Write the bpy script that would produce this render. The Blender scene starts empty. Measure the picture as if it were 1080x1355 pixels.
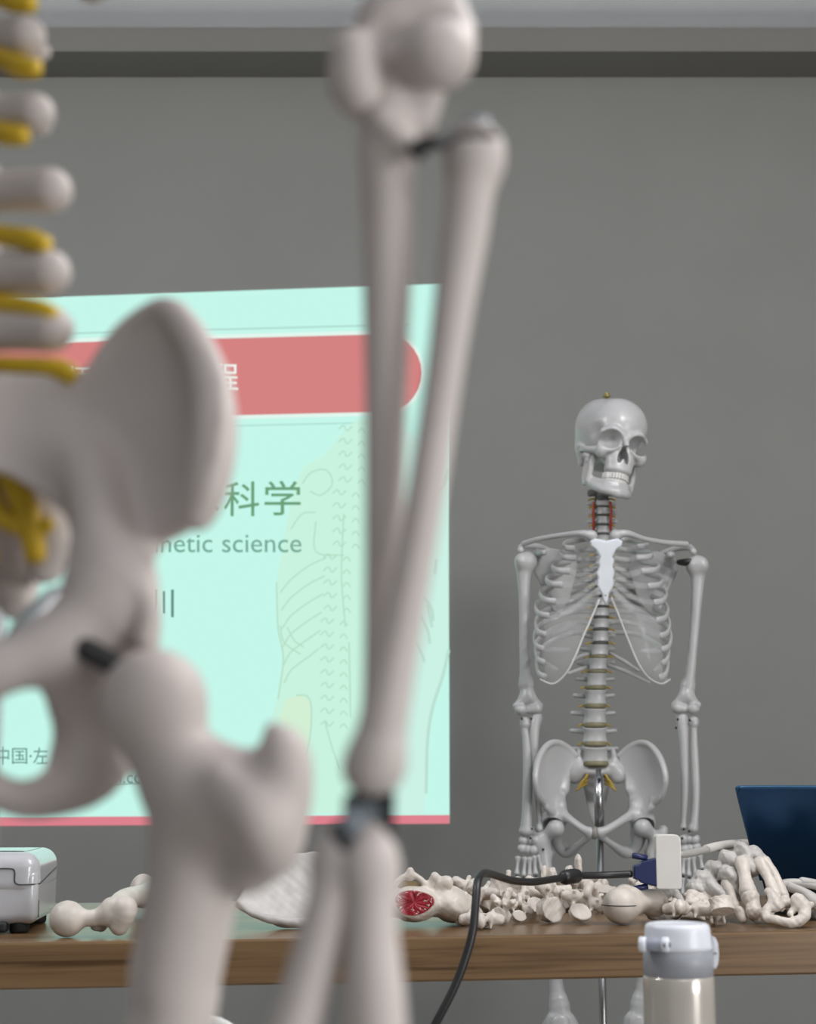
import bpy, math, random
import numpy as np
from mathutils import Matrix, Vector, Euler
random.seed(7); rng = np.random.default_rng(7)
scene = bpy.context.scene
col = scene.collection

# ---------------------------------------------------------------- camera
FPX, CX, CY = 2160.0, 540.0, 677.5
CAMH = 0.98
PITCH = math.atan((1040 - CY) / FPX)          # looking slightly upwards
cam_d = bpy.data.cameras.new('camera'); cam = bpy.data.objects.new('camera', cam_d); col.objects.link(cam)
cam.location = (0, 0, CAMH); cam.rotation_euler = (math.pi / 2 + PITCH, 0, 0)
cam_d.sensor_fit = 'VERTICAL'; cam_d.sensor_height = 24.0; cam_d.sensor_width = 24.0
cam_d.lens = 24.0 * FPX / 1355.0
cam_d.clip_start = 0.05; cam_d.clip_end = 60
cam_d.dof.use_dof = True; cam_d.dof.focus_distance = 2.45
cam_d.dof.aperture_fstop = cam_d.lens / 9.0
scene.camera = cam

# ---------------------------------------------------------------- world, lamps, exposure
w = bpy.data.worlds.new('world'); scene.world = w; w.use_nodes = True
w.node_tree.nodes['Background'].inputs[0].default_value = (0.93, 0.97, 1.0, 1)
w.node_tree.nodes['Background'].inputs[1].default_value = 0.26
def area(name, loc, rot, size, size_y, power, color):
    l = bpy.data.lights.new(name, 'AREA'); l.shape = 'RECTANGLE'; l.size = size; l.size_y = size_y
    l.energy = power; l.color = color
    o = bpy.data.objects.new(name, l); o.location = loc; o.rotation_euler = rot; col.objects.link(o); return o
# two ceiling panels of the room, and two unseen point lights for an even wall
def point_light(name, loc, power, color):
    l = bpy.data.lights.new(name, 'POINT'); l.energy = power; l.color = color; l.shadow_soft_size = 0.22
    o = bpy.data.objects.new(name, l); o.location = loc; col.objects.link(o)
point_light('front_point_light', (1.0, 1.6, 2.6), 68, (1.0, 0.97, 0.94))  # unseen front lamp, made a point source to even out the wall
point_light('left_wall_fill', (-1.6, 1.9, 2.6), 58, (1.0, 0.98, 0.96))  # added fill light, brightens the left and upper wall
area('ceiling_lamp_right', (2.3, 0.9, 2.93), (0, 0, 0), 1.2, 1.2, 26, (1.0, 0.96, 0.92))
area('ceiling_lamp_rear', (0.6, -1.6, 2.93), (0, 0, 0), 1.2, 1.2, 20, (1.0, 0.98, 0.96))
# daylight through the window in the right hand wall, just behind the camera
area('window_daylight', (3.36, -1.3, 1.25), (0, math.radians(90), 0), 1.5, 2.0, 105, (0.97, 0.98, 1.0))
# unseen strip light added on top of the cornice to brighten the ceiling edge
area('added_ceiling_uplight', (0, 4.10, 3.12), (math.radians(180-25), 0, 0), 6.4, 0.06, 13, (0.90, 0.92, 1.0))
vs = scene.view_settings
vs.view_transform = 'Standard'; vs.look = 'None'; vs.exposure = 0.0; vs.gamma = 1.0; vs.use_curve_mapping = False

# ---------------------------------------------------------------- pixel <-> place
def ray(px, py):
    c, s = math.cos(PITCH), math.sin(PITCH)
    a, b = (px - CX) / FPX, (CY - py) / FPX
    return np.array([a, c - b * s, s + b * c])
def P(px, py, Y):                     # point seen at a pixel, at distance Y from the camera (upright plane)
    d = ray(px, py); t = Y / d[1]
    return np.array([d[0] * t, Y, CAMH + d[2] * t])
TZ = CAMH - 0.192                     # height of the long table's top
def TP(px, py, z=None):               # point on the table top seen at a pixel
    z = TZ if z is None else z
    d = ray(px, py); t = (z - CAMH) / d[2]
    return np.array([d[0] * t, d[1] * t, z])
def kpx(Y): return Y * math.cos(PITCH) / FPX     # metres per pixel there

# ---------------------------------------------------------------- materials
def lin(c):
    return tuple(((x / 255) / 12.92 if x / 255 <= 0.04045 else ((x / 255 + 0.055) / 1.055) ** 2.4) for x in c) + (1.0,)
def mat(name, rgb, rough=0.5, metal=0.0, var=0.0, scale=30.0, bump=0.0, coat=0.0, alpha=1.0, spec=0.5, trans=0.0, sss=0.0):
    m = bpy.data.materials.new(name); m.use_nodes = True
    nt = m.node_tree; b = nt.nodes['Principled BSDF']
    c = lin(rgb) if max(rgb) > 1 else tuple(rgb) + (1.0,)
    b.inputs['Base Color'].default_value = c
    b.inputs['Roughness'].default_value = rough; b.inputs['Metallic'].default_value = metal
    b.inputs['Coat Weight'].default_value = coat; b.inputs['Coat Roughness'].default_value = 0.12
    b.inputs['Alpha'].default_value = alpha; b.inputs['Specular IOR Level'].default_value = spec
    b.inputs['Transmission Weight'].default_value = trans
    if sss: 
        b.inputs['Subsurface Weight'].default_value = sss; b.inputs['Subsurface Radius'].default_value = (0.004, 0.003, 0.002)
    if var or bump:
        tc = nt.nodes.new('ShaderNodeTexCoord'); n = nt.nodes.new('ShaderNodeTexNoise')
        n.inputs['Scale'].default_value = scale; n.inputs['Detail'].default_value = 4
        nt.links.new(tc.outputs['Object'], n.inputs['Vector'])
        if var:
            r = nt.nodes.new('ShaderNodeValToRGB')
            r.color_ramp.elements[0].position = 0.3; r.color_ramp.elements[1].position = 0.7
            r.color_ramp.elements[0].color = tuple(x * (1 - var) for x in c[:3]) + (1,)
            r.color_ramp.elements[1].color = tuple(min(1, x * (1 + var * 0.5)) for x in c[:3]) + (1,)
            nt.links.new(n.outputs['Fac'], r.inputs[0]); nt.links.new(r.outputs[0], b.inputs['Base Color'])
        if bump:
            bp = nt.nodes.new('ShaderNodeBump'); bp.inputs['Strength'].default_value = bump; bp.inputs['Distance'].default_value = 0.002
            nt.links.new(n.outputs['Fac'], bp.inputs['Height']); nt.links.new(bp.outputs[0], b.inputs['Normal'])
    return m
def emit(name, rgb, s=1.0):
    m = bpy.data.materials.new(name); m.use_nodes = True; nt = m.node_tree; nt.nodes.clear()
    e = nt.nodes.new('ShaderNodeEmission'); o = nt.nodes.new('ShaderNodeOutputMaterial')
    e.inputs[0].default_value = lin(rgb); e.inputs[1].default_value = s
    nt.links.new(e.outputs[0], o.inputs[0]); return m
M = {}
M['wall'] = mat('wall_paint', (0.222, 0.225, 0.209), 0.75, var=0.04, scale=3.0, bump=0.02)
M['ceiling'] = mat('ceiling_paint', (0.61, 0.64, 0.75), 0.8, var=0.02, scale=2.0)
M['trim'] = mat('trim_paint', (0.185, 0.182, 0.165), 0.7, var=0.02, scale=3.0)
M['floor'] = mat('floor_vinyl', (0.33, 0.32, 0.31), 0.45, var=0.12, scale=4.0)
M['bone'] = mat('bone_plastic_white', (0.455, 0.455, 0.45), 0.33, var=0.05, scale=25, bump=0.04, coat=0.15)
M['bone_sternum'] = mat('bone_plastic_bright', (0.68, 0.72, 0.75), 0.4, var=0.03, scale=40, bump=0.1)
M['bone_near'] = mat('bone_plastic_ivory', (0.52, 0.46, 0.425), 0.6, var=0.07, scale=18, bump=0.05)
M['bone_table'] = mat('bone_plastic_cream', (0.61, 0.555, 0.49), 0.42, var=0.14, scale=35, bump=0.12)
M['bone_grey'] = mat('bone_plastic_greyish', (0.50, 0.48, 0.45), 0.45, var=0.10, scale=35, bump=0.1)
M['cartilage'] = mat('clear_cartilage', (0.70, 0.71, 0.70), 0.16, alpha=0.13, coat=0.3)
M['cart_rim'] = mat('clear_cartilage_rim', (0.75, 0.75, 0.73), 0.2, alpha=0.75, coat=0.3)
M['disc'] = mat('disc_dark_rubber', (0.075, 0.075, 0.068), 0.5, var=0.1)
M['disc_l'] = mat('disc_olive_rubber', (0.20, 0.185, 0.105), 0.45, var=0.1)
M['nerve'] = mat('nerve_yellow', (0.40, 0.27, 0.035), 0.45, var=0.15, scale=60)
M['nerve_near'] = mat('nerve_yellow_bright', (0.62, 0.40, 0.01), 0.45, var=0.12, scale=60)
M['artery'] = mat('artery_red', (0.38, 0.03, 0.015), 0.4, var=0.1)
M['tooth'] = mat('tooth_white', (0.62, 0.62, 0.59), 0.3, var=0.03)
M['chrome'] = mat('chrome_steel', (0.42, 0.42, 0.42), 0.25, metal=1.0, var=0.03)
M['pin'] = mat('dark_metal_pin', (0.05, 0.05, 0.05), 0.4, metal=0.6, var=0.1)
M['zinc'] = mat('grey_zinc_bracket', (0.22, 0.25, 0.27), 0.35, metal=0.3, var=0.1)
M['black'] = mat('black_cable_rubber', (0.012, 0.012, 0.012), 0.42, var=0.1, scale=80)
M['foot'] = mat('black_rubber_foot', (0.012, 0.012, 0.012), 0.6, var=0.1)
M['vga'] = mat('vga_plug_blue', (0.012, 0.020, 0.085), 0.4, var=0.1)
M['adapter'] = mat('adapter_white_plastic', (0.66, 0.64, 0.60), 0.35, var=0.03)
M['lcable'] = mat('cable_grey_white', (0.52, 0.50, 0.46), 0.45, var=0.05)
M['sleeve'] = mat('cable_sleeve_grey', (0.36, 0.35, 0.32), 0.5, var=0.05)
M['lid'] = mat('laptop_lid_blue', (0.012, 0.055, 0.14), 0.28, metal=0.55, var=0.05, scale=200)
M['lidrim'] = mat('laptop_rim_blue', (0.05, 0.13, 0.24), 0.25, metal=0.5, var=0.03)
M['lapbase'] = mat('laptop_base_black', (0.012, 0.013, 0.016), 0.4, var=0.05)
M['pole_grey'] = mat('pole_grey_steel', (0.30, 0.31, 0.32), 0.5, metal=0.3, var=0.05)
M['prj'] = mat('projector_white_plastic', (0.50, 0.50, 0.51), 0.25, var=0.02, coat=0.7)
M['prj_grey'] = mat('projector_grey_plastic', (0.44, 0.44, 0.46), 0.25, var=0.03, coat=0.4)
M['seam'] = mat('dark_seam', (0.05, 0.05, 0.05), 0.6, var=0.1)
M['b_cap'] = mat('bottle_cap_white', (0.70, 0.72, 0.76), 0.33, var=0.02)
M['b_band'] = mat('bottle_band_grey', (0.29, 0.30, 0.325), 0.42, var=0.02)
M['b_body'] = mat('bottle_body_pearl', (0.56, 0.52, 0.46), 0.2, metal=0.35, var=0.03, coat=0.4)
M['b_latch'] = mat('bottle_latch_grey', (0.30, 0.32, 0.38), 0.35, var=0.03)
M['red'] = mat('cancellous_red', (0.33, 0.016, 0.03), 0.35, var=0.35, scale=120, bump=0.5)
M['yellow_canal'] = mat('canal_yellow', (0.42, 0.32, 0.16), 0.5, var=0.1)
M['chair'] = mat('chair_white_plastic', (0.62, 0.62, 0.58), 0.4, var=0.03)
M['desk'] = mat('desk_laminate_grey', (0.40, 0.38, 0.35), 0.5, var=0.05)
M['leg'] = mat('table_leg_steel', (0.16, 0.16, 0.16), 0.4, metal=0.7, var=0.05)
def wood():
    m = bpy.data.materials.new('table_wood_grain'); m.use_nodes = True; nt = m.node_tree; b = nt.nodes['Principled BSDF']
    tc = nt.nodes.new('ShaderNodeTexCoord'); mp = nt.nodes.new('ShaderNodeMapping'); mp.inputs['Scale'].default_value = (1.0, 11.0, 34.0)
    n = nt.nodes.new('ShaderNodeTexNoise'); n.inputs['Scale'].default_value = 2.2; n.inputs['Detail'].default_value = 7; n.inputs['Distortion'].default_value = 0.9
    r = nt.nodes.new('ShaderNodeValToRGB'); e = r.color_ramp.elements
    e[0].position = 0.30; e[0].color = (0.070, 0.036, 0.013, 1); e[1].position = 0.72; e[1].color = (0.205, 0.125, 0.060, 1)
    x = e.new(0.46); x.color = (0.150, 0.088, 0.040, 1)
    nt.links.new(tc.outputs['Object'], mp.inputs[0]); nt.links.new(mp.outputs[0], n.inputs['Vector']); nt.links.new(n.outputs['Fac'], r.inputs[0])
    nt.links.new(r.outputs[0], b.inputs['Base Color']); b.inputs['Roughness'].default_value = 0.30; b.inputs['Coat Weight'].default_value = 0.05
    b.inputs['Specular IOR Level'].default_value = 0.32
    return m
M['wood'] = wood()

# ---------------------------------------------------------------- object helpers
def setp(o, label=None, cat=None, group=None, kind=None):
    if label: o['label'] = label
    if cat: o['category'] = cat
    if group: o['group'] = group
    if kind: o['kind'] = kind
    return o
def mk_mesh(name, V, F, m, smooth=True):
    me = bpy.data.meshes.new(name)
    if isinstance(F, np.ndarray):
        V = np.asarray(V, np.float32); n = len(F); k = F.shape[1]
        me.vertices.add(len(V)); me.vertices.foreach_set('co', V.ravel())
        me.loops.add(n * k); me.loops.foreach_set('vertex_index', F.astype(np.int32).ravel())
        me.polygons.add(n); me.polygons.foreach_set('loop_start', np.arange(0, n * k, k, dtype=np.int32))
        me.update(calc_edges=True)
    else:
        me.from_pydata([tuple(map(float, v)) for v in V], [], [tuple(int(i) for i in f) for f in F])
    if smooth: me.polygons.foreach_set('use_smooth', np.ones(len(me.polygons), bool))
    if m: me.materials.append(m)
    me.update(); return me
def link(name, me, parent=None):
    o = bpy.data.objects.new(name, me); col.objects.link(o)
    if parent: o.parent = parent
    return o
def worldloc(p):
    v = np.zeros(3)
    while p is not None: v = v + np.array(p.location); p = p.parent
    return v
def obj(name, VF, m, parent=None, smooth=True, center=False):   # VF in world metres; parents are never rotated while building
    V, F = VF; V = np.asarray(V, float)
    off = worldloc(parent) if parent else np.zeros(3)
    c = (V.min(0) + V.max(0)) / 2; 
    o = link(name, mk_mesh(name, V - c, F, m, smooth), parent); o.location = c - off
    return o
def thing(name, label, cat, loc, group=None):
    o = bpy.data.objects.new(name, None); col.objects.link(o); o.location = loc; o.empty_display_size = 0.05
    return setp(o, label, cat, group)
def struct(name, VF, m, parent=None, smooth=False):
    o = obj(name, VF, m, parent, smooth); o['kind'] = 'structure'; return o
def copy_obj(o, parent=None, m=None):
    c = o.copy(); col.objects.link(c); c.parent = parent
    for k in ('label', 'category', 'group'):
        if k in c: del c[k]
    if m and c.material_slots:
        c.material_slots[0].link = 'OBJECT'; c.material_slots[0].material = m
    return c
def join(parts):
    V, F, n = [], [], 0
    for v, f in parts:
        v = np.asarray(v, float); V.append(v); F += [tuple(int(i) + n for i in q) for q in f]; n += len(v)
    return np.vstack(V), F

# ---------------------------------------------------------------- plain shapes
def box(lo, hi):
    (a, b, c), (d, e, f) = lo, hi
    V = [(a,b,c),(d,b,c),(d,e,c),(a,e,c),(a,b,f),(d,b,f),(d,e,f),(a,e,f)]
    return np.array(V, float), [(0,3,2,1),(4,5,6,7),(0,1,5,4),(1,2,6,5),(2,3,7,6),(3,0,4,7)]
def bev(o, w_, seg=3):
    md = o.modifiers.new('bevel', 'BEVEL'); md.width = w_; md.segments = seg; md.limit_method = 'ANGLE'; return o
def prism(poly, y0, y1):              # outline in x,z extruded along y
    n = len(poly); V = [(x, y0, z) for x, z in poly] + [(x, y1, z) for x, z in poly]
    F = [tuple(range(n)), tuple(range(2 * n - 1, n - 1, -1))] + [(i, i + n, (i + 1) % n + n, (i + 1) % n) for i in range(n)]
    return np.array(V, float), F
def lathe(prof, c, n=40, sy=1.0):     # prof: (r, z)
    V, F = [], []
    for r, z in prof:
        for i in range(n):
            a = 2 * math.pi * i / n; V.append((c[0] + r * math.cos(a), c[1] + r * sy * math.sin(a), c[2] + z))
    for j in range(len(prof) - 1):
        for i in range(n):
            F.append((j*n+i, j*n+(i+1)%n, (j+1)*n+(i+1)%n, (j+1)*n+i))
    F.append(tuple(range(n - 1, -1, -1))); F.append(tuple(range((len(prof)-1)*n, len(prof)*n)))
    return np.array(V), F
def spline(pts, n=6):
    p = [np.asarray(q, float) for q in pts]; p = [2*p[0]-p[1]] + p + [2*p[-1]-p[-2]]; out = []
    for i in range(1, len(p) - 2):
        for k in range(n):
            t = k / n; a, b, c, d = p[i-1:i+3]
            out.append(0.5*((2*b)+(c-a)*t+(2*a-5*b+4*c-d)*t*t+(3*b-a-3*c+d)*t**3))
    out.append(p[-2]); return np.array(out)
def tube(pts, rad, n=12, ref=(0, 0, 1), flat=1.0):
    # swept tube; rad scalar or list; flat = thickness/width with the width along ref
    pts = np.asarray(pts, float); N = len(pts)
    rad = np.full(N, rad) if np.isscalar(rad) else np.interp(np.linspace(0, 1, N), np.linspace(0, 1, len(rad)), rad)
    T = np.gradient(pts, axis=0); T /= np.linalg.norm(T, axis=1)[:, None] + 1e-12
    V = []; ref = np.asarray(ref, float); prev = None
    for i in range(N):
        r0 = ref if prev is None or flat != 1.0 else prev
        B = r0 - T[i] * np.dot(r0, T[i])
        if np.linalg.norm(B) < 1e-3: B = np.array([1.0, 0.3, 0]) - T[i] * np.dot([1.0, 0.3, 0], T[i])
        B /= np.linalg.norm(B); prev = B; S = np.cross(T[i], B)
        for k in range(n):
            a = 2 * math.pi * k / n; V.append(pts[i] + B * math.cos(a) * rad[i] + S * math.sin(a) * rad[i] * flat)
    F = [(j*n+k, j*n+(k+1)%n, (j+1)*n+(k+1)%n, (j+1)*n+k) for j in range(N-1) for k in range(n)]
    V.append(pts[0]-T[0]*rad[0]*0.4); V.append(pts[-1]+T[-1]*rad[-1]*0.4); a, b = len(V)-2, len(V)-1
    F += [(a, (k+1)%n, k) for k in range(n)] + [(b, (N-1)*n+k, (N-1)*n+(k+1)%n) for k in range(n)]
    return np.array(V), F
def longbone(a, b, r1, rm, r2, n=10):
    a, b = np.asarray(a, float), np.asarray(b, float)
    t = np.array([0, .04, .10, .2, .35, .5, .65, .8, .9, .96, 1.0])
    r = np.array([.45*r1, .9*r1, r1, .5*(r1+rm), rm, rm*.95, rm, .5*(rm+r2), r2, .92*r2, .45*r2])
    pts = a + (b - a) * t[:, None]
    V, F = tube(pts, 1.0, n); V = V[:-2]
    d = b - a; ref = np.array([0, 0, 1.0]) if abs(d[2]) < 0.9*np.linalg.norm(d) else np.array([1.0, 0, 0])
    T = d / np.linalg.norm(d); B = ref - T*np.dot(ref, T); B /= np.linalg.norm(B); S = np.cross(T, B)
    V = np.array([pts[i] + r[i]*(B*math.cos(2*math.pi*k/n)+S*math.sin(2*math.pi*k/n)) for i in range(len(t)) for k in range(n)] + [a - T*r1*.1, b + T*r2*.1])
    return V, F

# ---------------------------------------------------------------- sculpting: blended solids turned into one surface
class Sculpt:
    def __init__(s, h, lump=0.0, freq=300.0): s.h = h; s.ops = []; s.lump = lump; s.freq = freq
    def _add(s, f, lo, hi, k, op): s.ops.append((f, np.asarray(lo, float), np.asarray(hi, float), k, op)); return s
    def cap(s, a, b, ra, rb=None, k=0.004, op='u', nrm=None, fl=1.0):
        rb = ra if rb is None else rb; a, b = np.asarray(a, float), np.asarray(b, float); r = max(ra, rb)
        nv = None if nrm is None else np.asarray(nrm, float) / np.linalg.norm(nrm)
        ba = b - a; L = max(np.dot(ba, ba), 1e-12)
        def f(X, Y, Z):
            p = [X - a[0], Y - a[1], Z - a[2]]
            if nv is not None:
                t0 = np.clip((p[0]*ba[0]+p[1]*ba[1]+p[2]*ba[2]) / L, 0, 1)
                q = [p[i] - t0*ba[i] for i in range(3)]
                dn = (q[0]*nv[0]+q[1]*nv[1]+q[2]*nv[2]) * (1/fl - 1)
                q = [q[i] + dn*nv[i] for i in range(3)]
                return (np.sqrt(q[0]**2+q[1]**2+q[2]**2) - (ra+(rb-ra)*t0)) * min(1, fl if fl < 1 else 1)
            t = np.clip((p[0]*ba[0]+p[1]*ba[1]+p[2]*ba[2]) / L, 0, 1)
            return np.sqrt((p[0]-t*ba[0])**2+(p[1]-t*ba[1])**2+(p[2]-t*ba[2])**2) - (ra+(rb-ra)*t)
        return s._add(f, np.minimum(a, b)-r, np.maximum(a, b)+r, k, op)
    def chain(s, pts, radii, k=0.004, op='u', nrm=None, fl=1.0, sub=4):
        pts = np.array(pts, float); radii = np.array(radii, float)
        if len(pts) > 2 and sub > 1:
            q = spline(np.hstack([pts, radii[:, None]]), sub); pts, radii = q[:, :3], np.maximum(q[:, 3], 1e-4)
        nv = None if nrm is None else np.asarray(nrm, float) / np.linalg.norm(nrm)
        def f(X, Y, Z):
            D = None
            for i in range(len(pts)-1):
                a, b, ra, rb = pts[i], pts[i+1], radii[i], radii[i+1]; ba = b-a; L = max(np.dot(ba, ba), 1e-12)
                p0, p1, p2 = X-a[0], Y-a[1], Z-a[2]
                t = np.clip((p0*ba[0]+p1*ba[1]+p2*ba[2])/L, 0, 1)
                q0, q1, q2 = p0-t*ba[0], p1-t*ba[1], p2-t*ba[2]
                if nv is not None:
                    dn = (q0*nv[0]+q1*nv[1]+q2*nv[2])*(1/fl-1); q0, q1, q2 = q0+dn*nv[0], q1+dn*nv[1], q2+dn*nv[2]
                d = np.sqrt(q0*q0+q1*q1+q2*q2) - (ra+(rb-ra)*t)
                D = d if D is None else np.minimum(D, d)
            return D*min(1.0, fl)
        r = radii.max()
        return s._add(f, pts.min(0)-r, pts.max(0)+r, k, op)
    def ell(s, c, r, R=None, k=0.004, op='u'):
        c, r = np.asarray(c, float), np.asarray(r, float); A = np.eye(3) if R is None else np.asarray(R, float).T
        def f(X, Y, Z):
            p = [X-c[0], Y-c[1], Z-c[2]]
            if R is not None: p = [A[i,0]*p[0]+A[i,1]*p[1]+A[i,2]*p[2] for i in range(3)]
            k0 = np.sqrt((p[0]/r[0])**2+(p[1]/r[1])**2+(p[2]/r[2])**2)
            k1 = np.sqrt((p[0]/r[0]**2)**2+(p[1]/r[1]**2)**2+(p[2]/r[2]**2)**2) + 1e-9
            return k0*(k0-1)/k1
        m = r.max() if R is not None else r
        return s._add(f, c-m, c+m, k, op)
    def fn(s, f, lo, hi, k=0.002, op='u'): return s._add(f, lo, hi, k, op)
    def plate(s, o, eu, ev, poly, th, bend=None, k=0.004, op='u', rd=None):
        # outline poly in (u, v) metres on a plane, thickness th, optional bulge bend(u, v)
        o = np.asarray(o, float); eu = np.asarray(eu, float)/np.linalg.norm(eu); ev = np.asarray(ev, float); ev = ev-eu*np.dot(eu, ev); ev /= np.linalg.norm(ev)
        en = np.cross(eu, ev); poly = np.asarray(poly, float); rd = th*0.45 if rd is None else rd
        def f(X, Y, Z):
            p = [X-o[0], Y-o[1], Z-o[2]]
            u = p[0]*eu[0]+p[1]*eu[1]+p[2]*eu[2]; v = p[0]*ev[0]+p[1]*ev[1]+p[2]*ev[2]; w_ = p[0]*en[0]+p[1]*en[1]+p[2]*en[2]
            if bend is not None: w_ = w_ - bend(u, v)
            d = np.full(u.shape, 1e9); sg = np.ones(u.shape)
            n = len(poly)
            for i in range(n):
                a, b = poly[i], poly[i-1]; e0, e1 = b[0]-a[0], b[1]-a[1]
                w0, w1 = u-a[0], v-a[1]; t = np.clip((w0*e0+w1*e1)/(e0*e0+e1*e1+1e-18), 0, 1)
                d = np.minimum(d, (w0-e0*t)**2+(w1-e1*t)**2)
                c1 = v >= a[1]; c2 = v < b[1]; c3 = e0*w1 > e1*w0
                sg = np.where((c1 & c2 & c3) | (~c1 & ~c2 & ~c3), -sg, sg)
            d2 = sg*np.sqrt(d); q0 = d2 + rd; q1 = np.abs(w_) - th/2 + rd
            return np.sqrt(np.maximum(q0, 0)**2+np.maximum(q1, 0)**2) + np.minimum(np.maximum(q0, q1), 0) - rd
        bb = 0.0 if bend is None else max(abs(float(bend(np.array([q[0]]), np.array([q[1]]))[0])) for q in list(poly)+[poly.mean(0)])*1.3
        C = np.array([o+eu*q[0]+ev*q[1]+en*sgn*(th+bb) for q in poly for sgn in (-1, 1)])
        return s._add(f, C.min(0), C.max(0), k, op)
    def mesh(s):
        h = s.h; un = [o for o in s.ops if o[4] == 'u']
        lo = np.min([o[1] for o in un], 0) - 4*h; hi = np.max([o[2] for o in un], 0) + 4*h
        n = np.ceil((hi-lo)/h).astype(int) + 1
        ax = [lo[i] + h*np.arange(n[i]) for i in range(3)]
        D = np.full(tuple(n), 1.0, np.float32)
        for f, l, u, k, op in s.ops:
            pad = k + 3*h
            i0 = np.maximum(0, np.floor((l-pad-lo)/h).astype(int)); i1 = np.minimum(n, np.ceil((u+pad-lo)/h).astype(int)+1)
            if (i1 <= i0).any(): continue
            sl = tuple(slice(a, b) for a, b in zip(i0, i1))
            X = ax[0][sl[0]][:, None, None]; Y = ax[1][sl[1]][None, :, None]; Z = ax[2][sl[2]][None, None, :]
            d = np.broadcast_to(f(X, Y, Z), D[sl].shape).astype(np.float32); e = D[sl]
            if op == 's': d = -d
            if op == 'u':
                hh = np.maximum(k - np.abs(e-d), 0)/max(k, 1e-9); D[sl] = np.minimum(e, d) - hh*hh*k*0.25
            else:
                hh = np.maximum(k - np.abs(e-d), 0)/max(k, 1e-9); D[sl] = np.maximum(e, d) + hh*hh*k*0.25
        if s.lump:                        # uneven cast surface
            q = s.freq; x, y, z = ax[0][:, None, None], ax[1][None, :, None], ax[2][None, None, :]
            D += (s.lump*(np.sin(q*x+1.3*np.sin(q*.6*z)+.4)*np.sin(q*1.1*y+1.7+np.sin(q*.5*x))*np.sin(q*.9*z+.9)
                  + .5*np.sin(q*2.3*x+2)*np.sin(q*2.1*y)*np.sin(q*2.2*z+1.1))).astype(np.float32)
        return nets(D, lo, h)
def nets(D, lo, h):
    S = D < 0
    c = np.zeros(tuple(np.array(D.shape)-1), np.int8)
    offs = [(i, j, k) for i in (0, 1) for j in (0, 1) for k in (0, 1)]
    sh = D.shape
    for i, j, k in offs: c += S[i:sh[0]-1+i, j:sh[1]-1+j, k:sh[2]-1+k]
    I = np.argwhere((c > 0) & (c < 8)); idx = np.full(c.shape, -1, np.int64); idx[I[:, 0], I[:, 1], I[:, 2]] = np.arange(len(I))
    vals = {o: D[I[:, 0]+o[0], I[:, 1]+o[1], I[:, 2]+o[2]] for o in offs}
    acc = np.zeros((len(I), 3)); cnt = np.zeros(len(I))
    for a in offs:
        for axx in range(3):
            if a[axx] == 1: continue
            b = list(a); b[axx] = 1; b = tuple(b); va, vb = vals[a], vals[b]
            m = (va < 0) != (vb < 0); t = np.where(m, va/np.where(m, va-vb, 1), 0)
            p = np.tile(np.array(a, float), (len(I), 1)); p[:, axx] += t
            acc += p*m[:, None]; cnt += m
    V = lo + h*(I + acc/np.maximum(cnt, 1)[:, None])
    F = []
    for axx in range(3):
        o1, o2 = (axx+1) % 3, (axx+2) % 3
        sa = [slice(None)]*3; sb = [slice(None)]*3; sa[axx] = slice(0, -1); sb[axx] = slice(1, None)
        ch = S[tuple(sa)] != S[tuple(sb)]
        E = np.argwhere(ch); E = E[(E[:, o1] > 0) & (E[:, o2] > 0) & (E[:, o1] < sh[o1]-1) & (E[:, o2] < sh[o2]-1)]
        ins = S[tuple(sa)][E[:, 0], E[:, 1], E[:, 2]]
        def g(d1, d2):
            q = E.copy(); q[:, o1] -= d1; q[:, o2] -= d2; return idx[q[:, 0], q[:, 1], q[:, 2]]
        q = np.stack([g(1, 1), g(0, 1), g(0, 0), g(1, 0)], 1); q[~ins] = q[~ins][:, ::-1]; F.append(q)
    return V, np.vstack(F)
def ball(c, r, n=20, m=12):
    prof = [(max(1e-5, r*math.sin(math.pi*j/m)), -r*math.cos(math.pi*j/m)) for j in range(m+1)]
    return lathe(prof, c, n)
def rotm(x=0, y=0, z=0): return np.array(Euler((math.radians(x), math.radians(y), math.radians(z)), 'XYZ').to_matrix())

# ================================================================ the room
YW = 4.2
zs = P(540, 68, YW - 0.16)[2]                       # underside of the cornice box
zt = P(540, 36, YW - 0.16)[2]                       # its upper edge, where the ceiling starts
XL, XR, YB = -3.4, 3.4, -3.2
struct('floor', box((XL, YB, -0.05), (XR, YW + 0.1, 0.0)), M['floor'])
struct('wall_back', box((XL, YW, 0.0), (XR, YW + 0.12, zt + 0.3)), M['wall'])
struct('wall_left', box((XL - 0.12, YB, 0.0), (XL, YW + 0.12, zt + 0.3)), M['wall'])
# right wall with a tall window opening beside the camera
struct('wall_right', join([box((XR, YB, 0), (XR + 0.12, -2.35, zt + 0.3)), box((XR, -0.25, 0), (XR + 0.12, YW + 0.12, zt + 0.3)),
                           box((XR, -2.35, 0), (XR + 0.12, -0.25, 0.45)), box((XR, -2.35, 2.05), (XR + 0.12, -0.25, zt + 0.3))]), M['wall'])
zc = zt + 0.16
struct('ceiling', join([box((XL, YB, zc), (XR, YW, zc + 0.08))]), M['ceiling'])
tr = struct('trim_1', box((XL, YW - 0.16, zs), (XR, YW, zt)), M['trim'])
struct('baseboard_back', box((XL, YW - 0.015, 0.0), (XR, YW, 0.09)), M['trim'])

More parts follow.
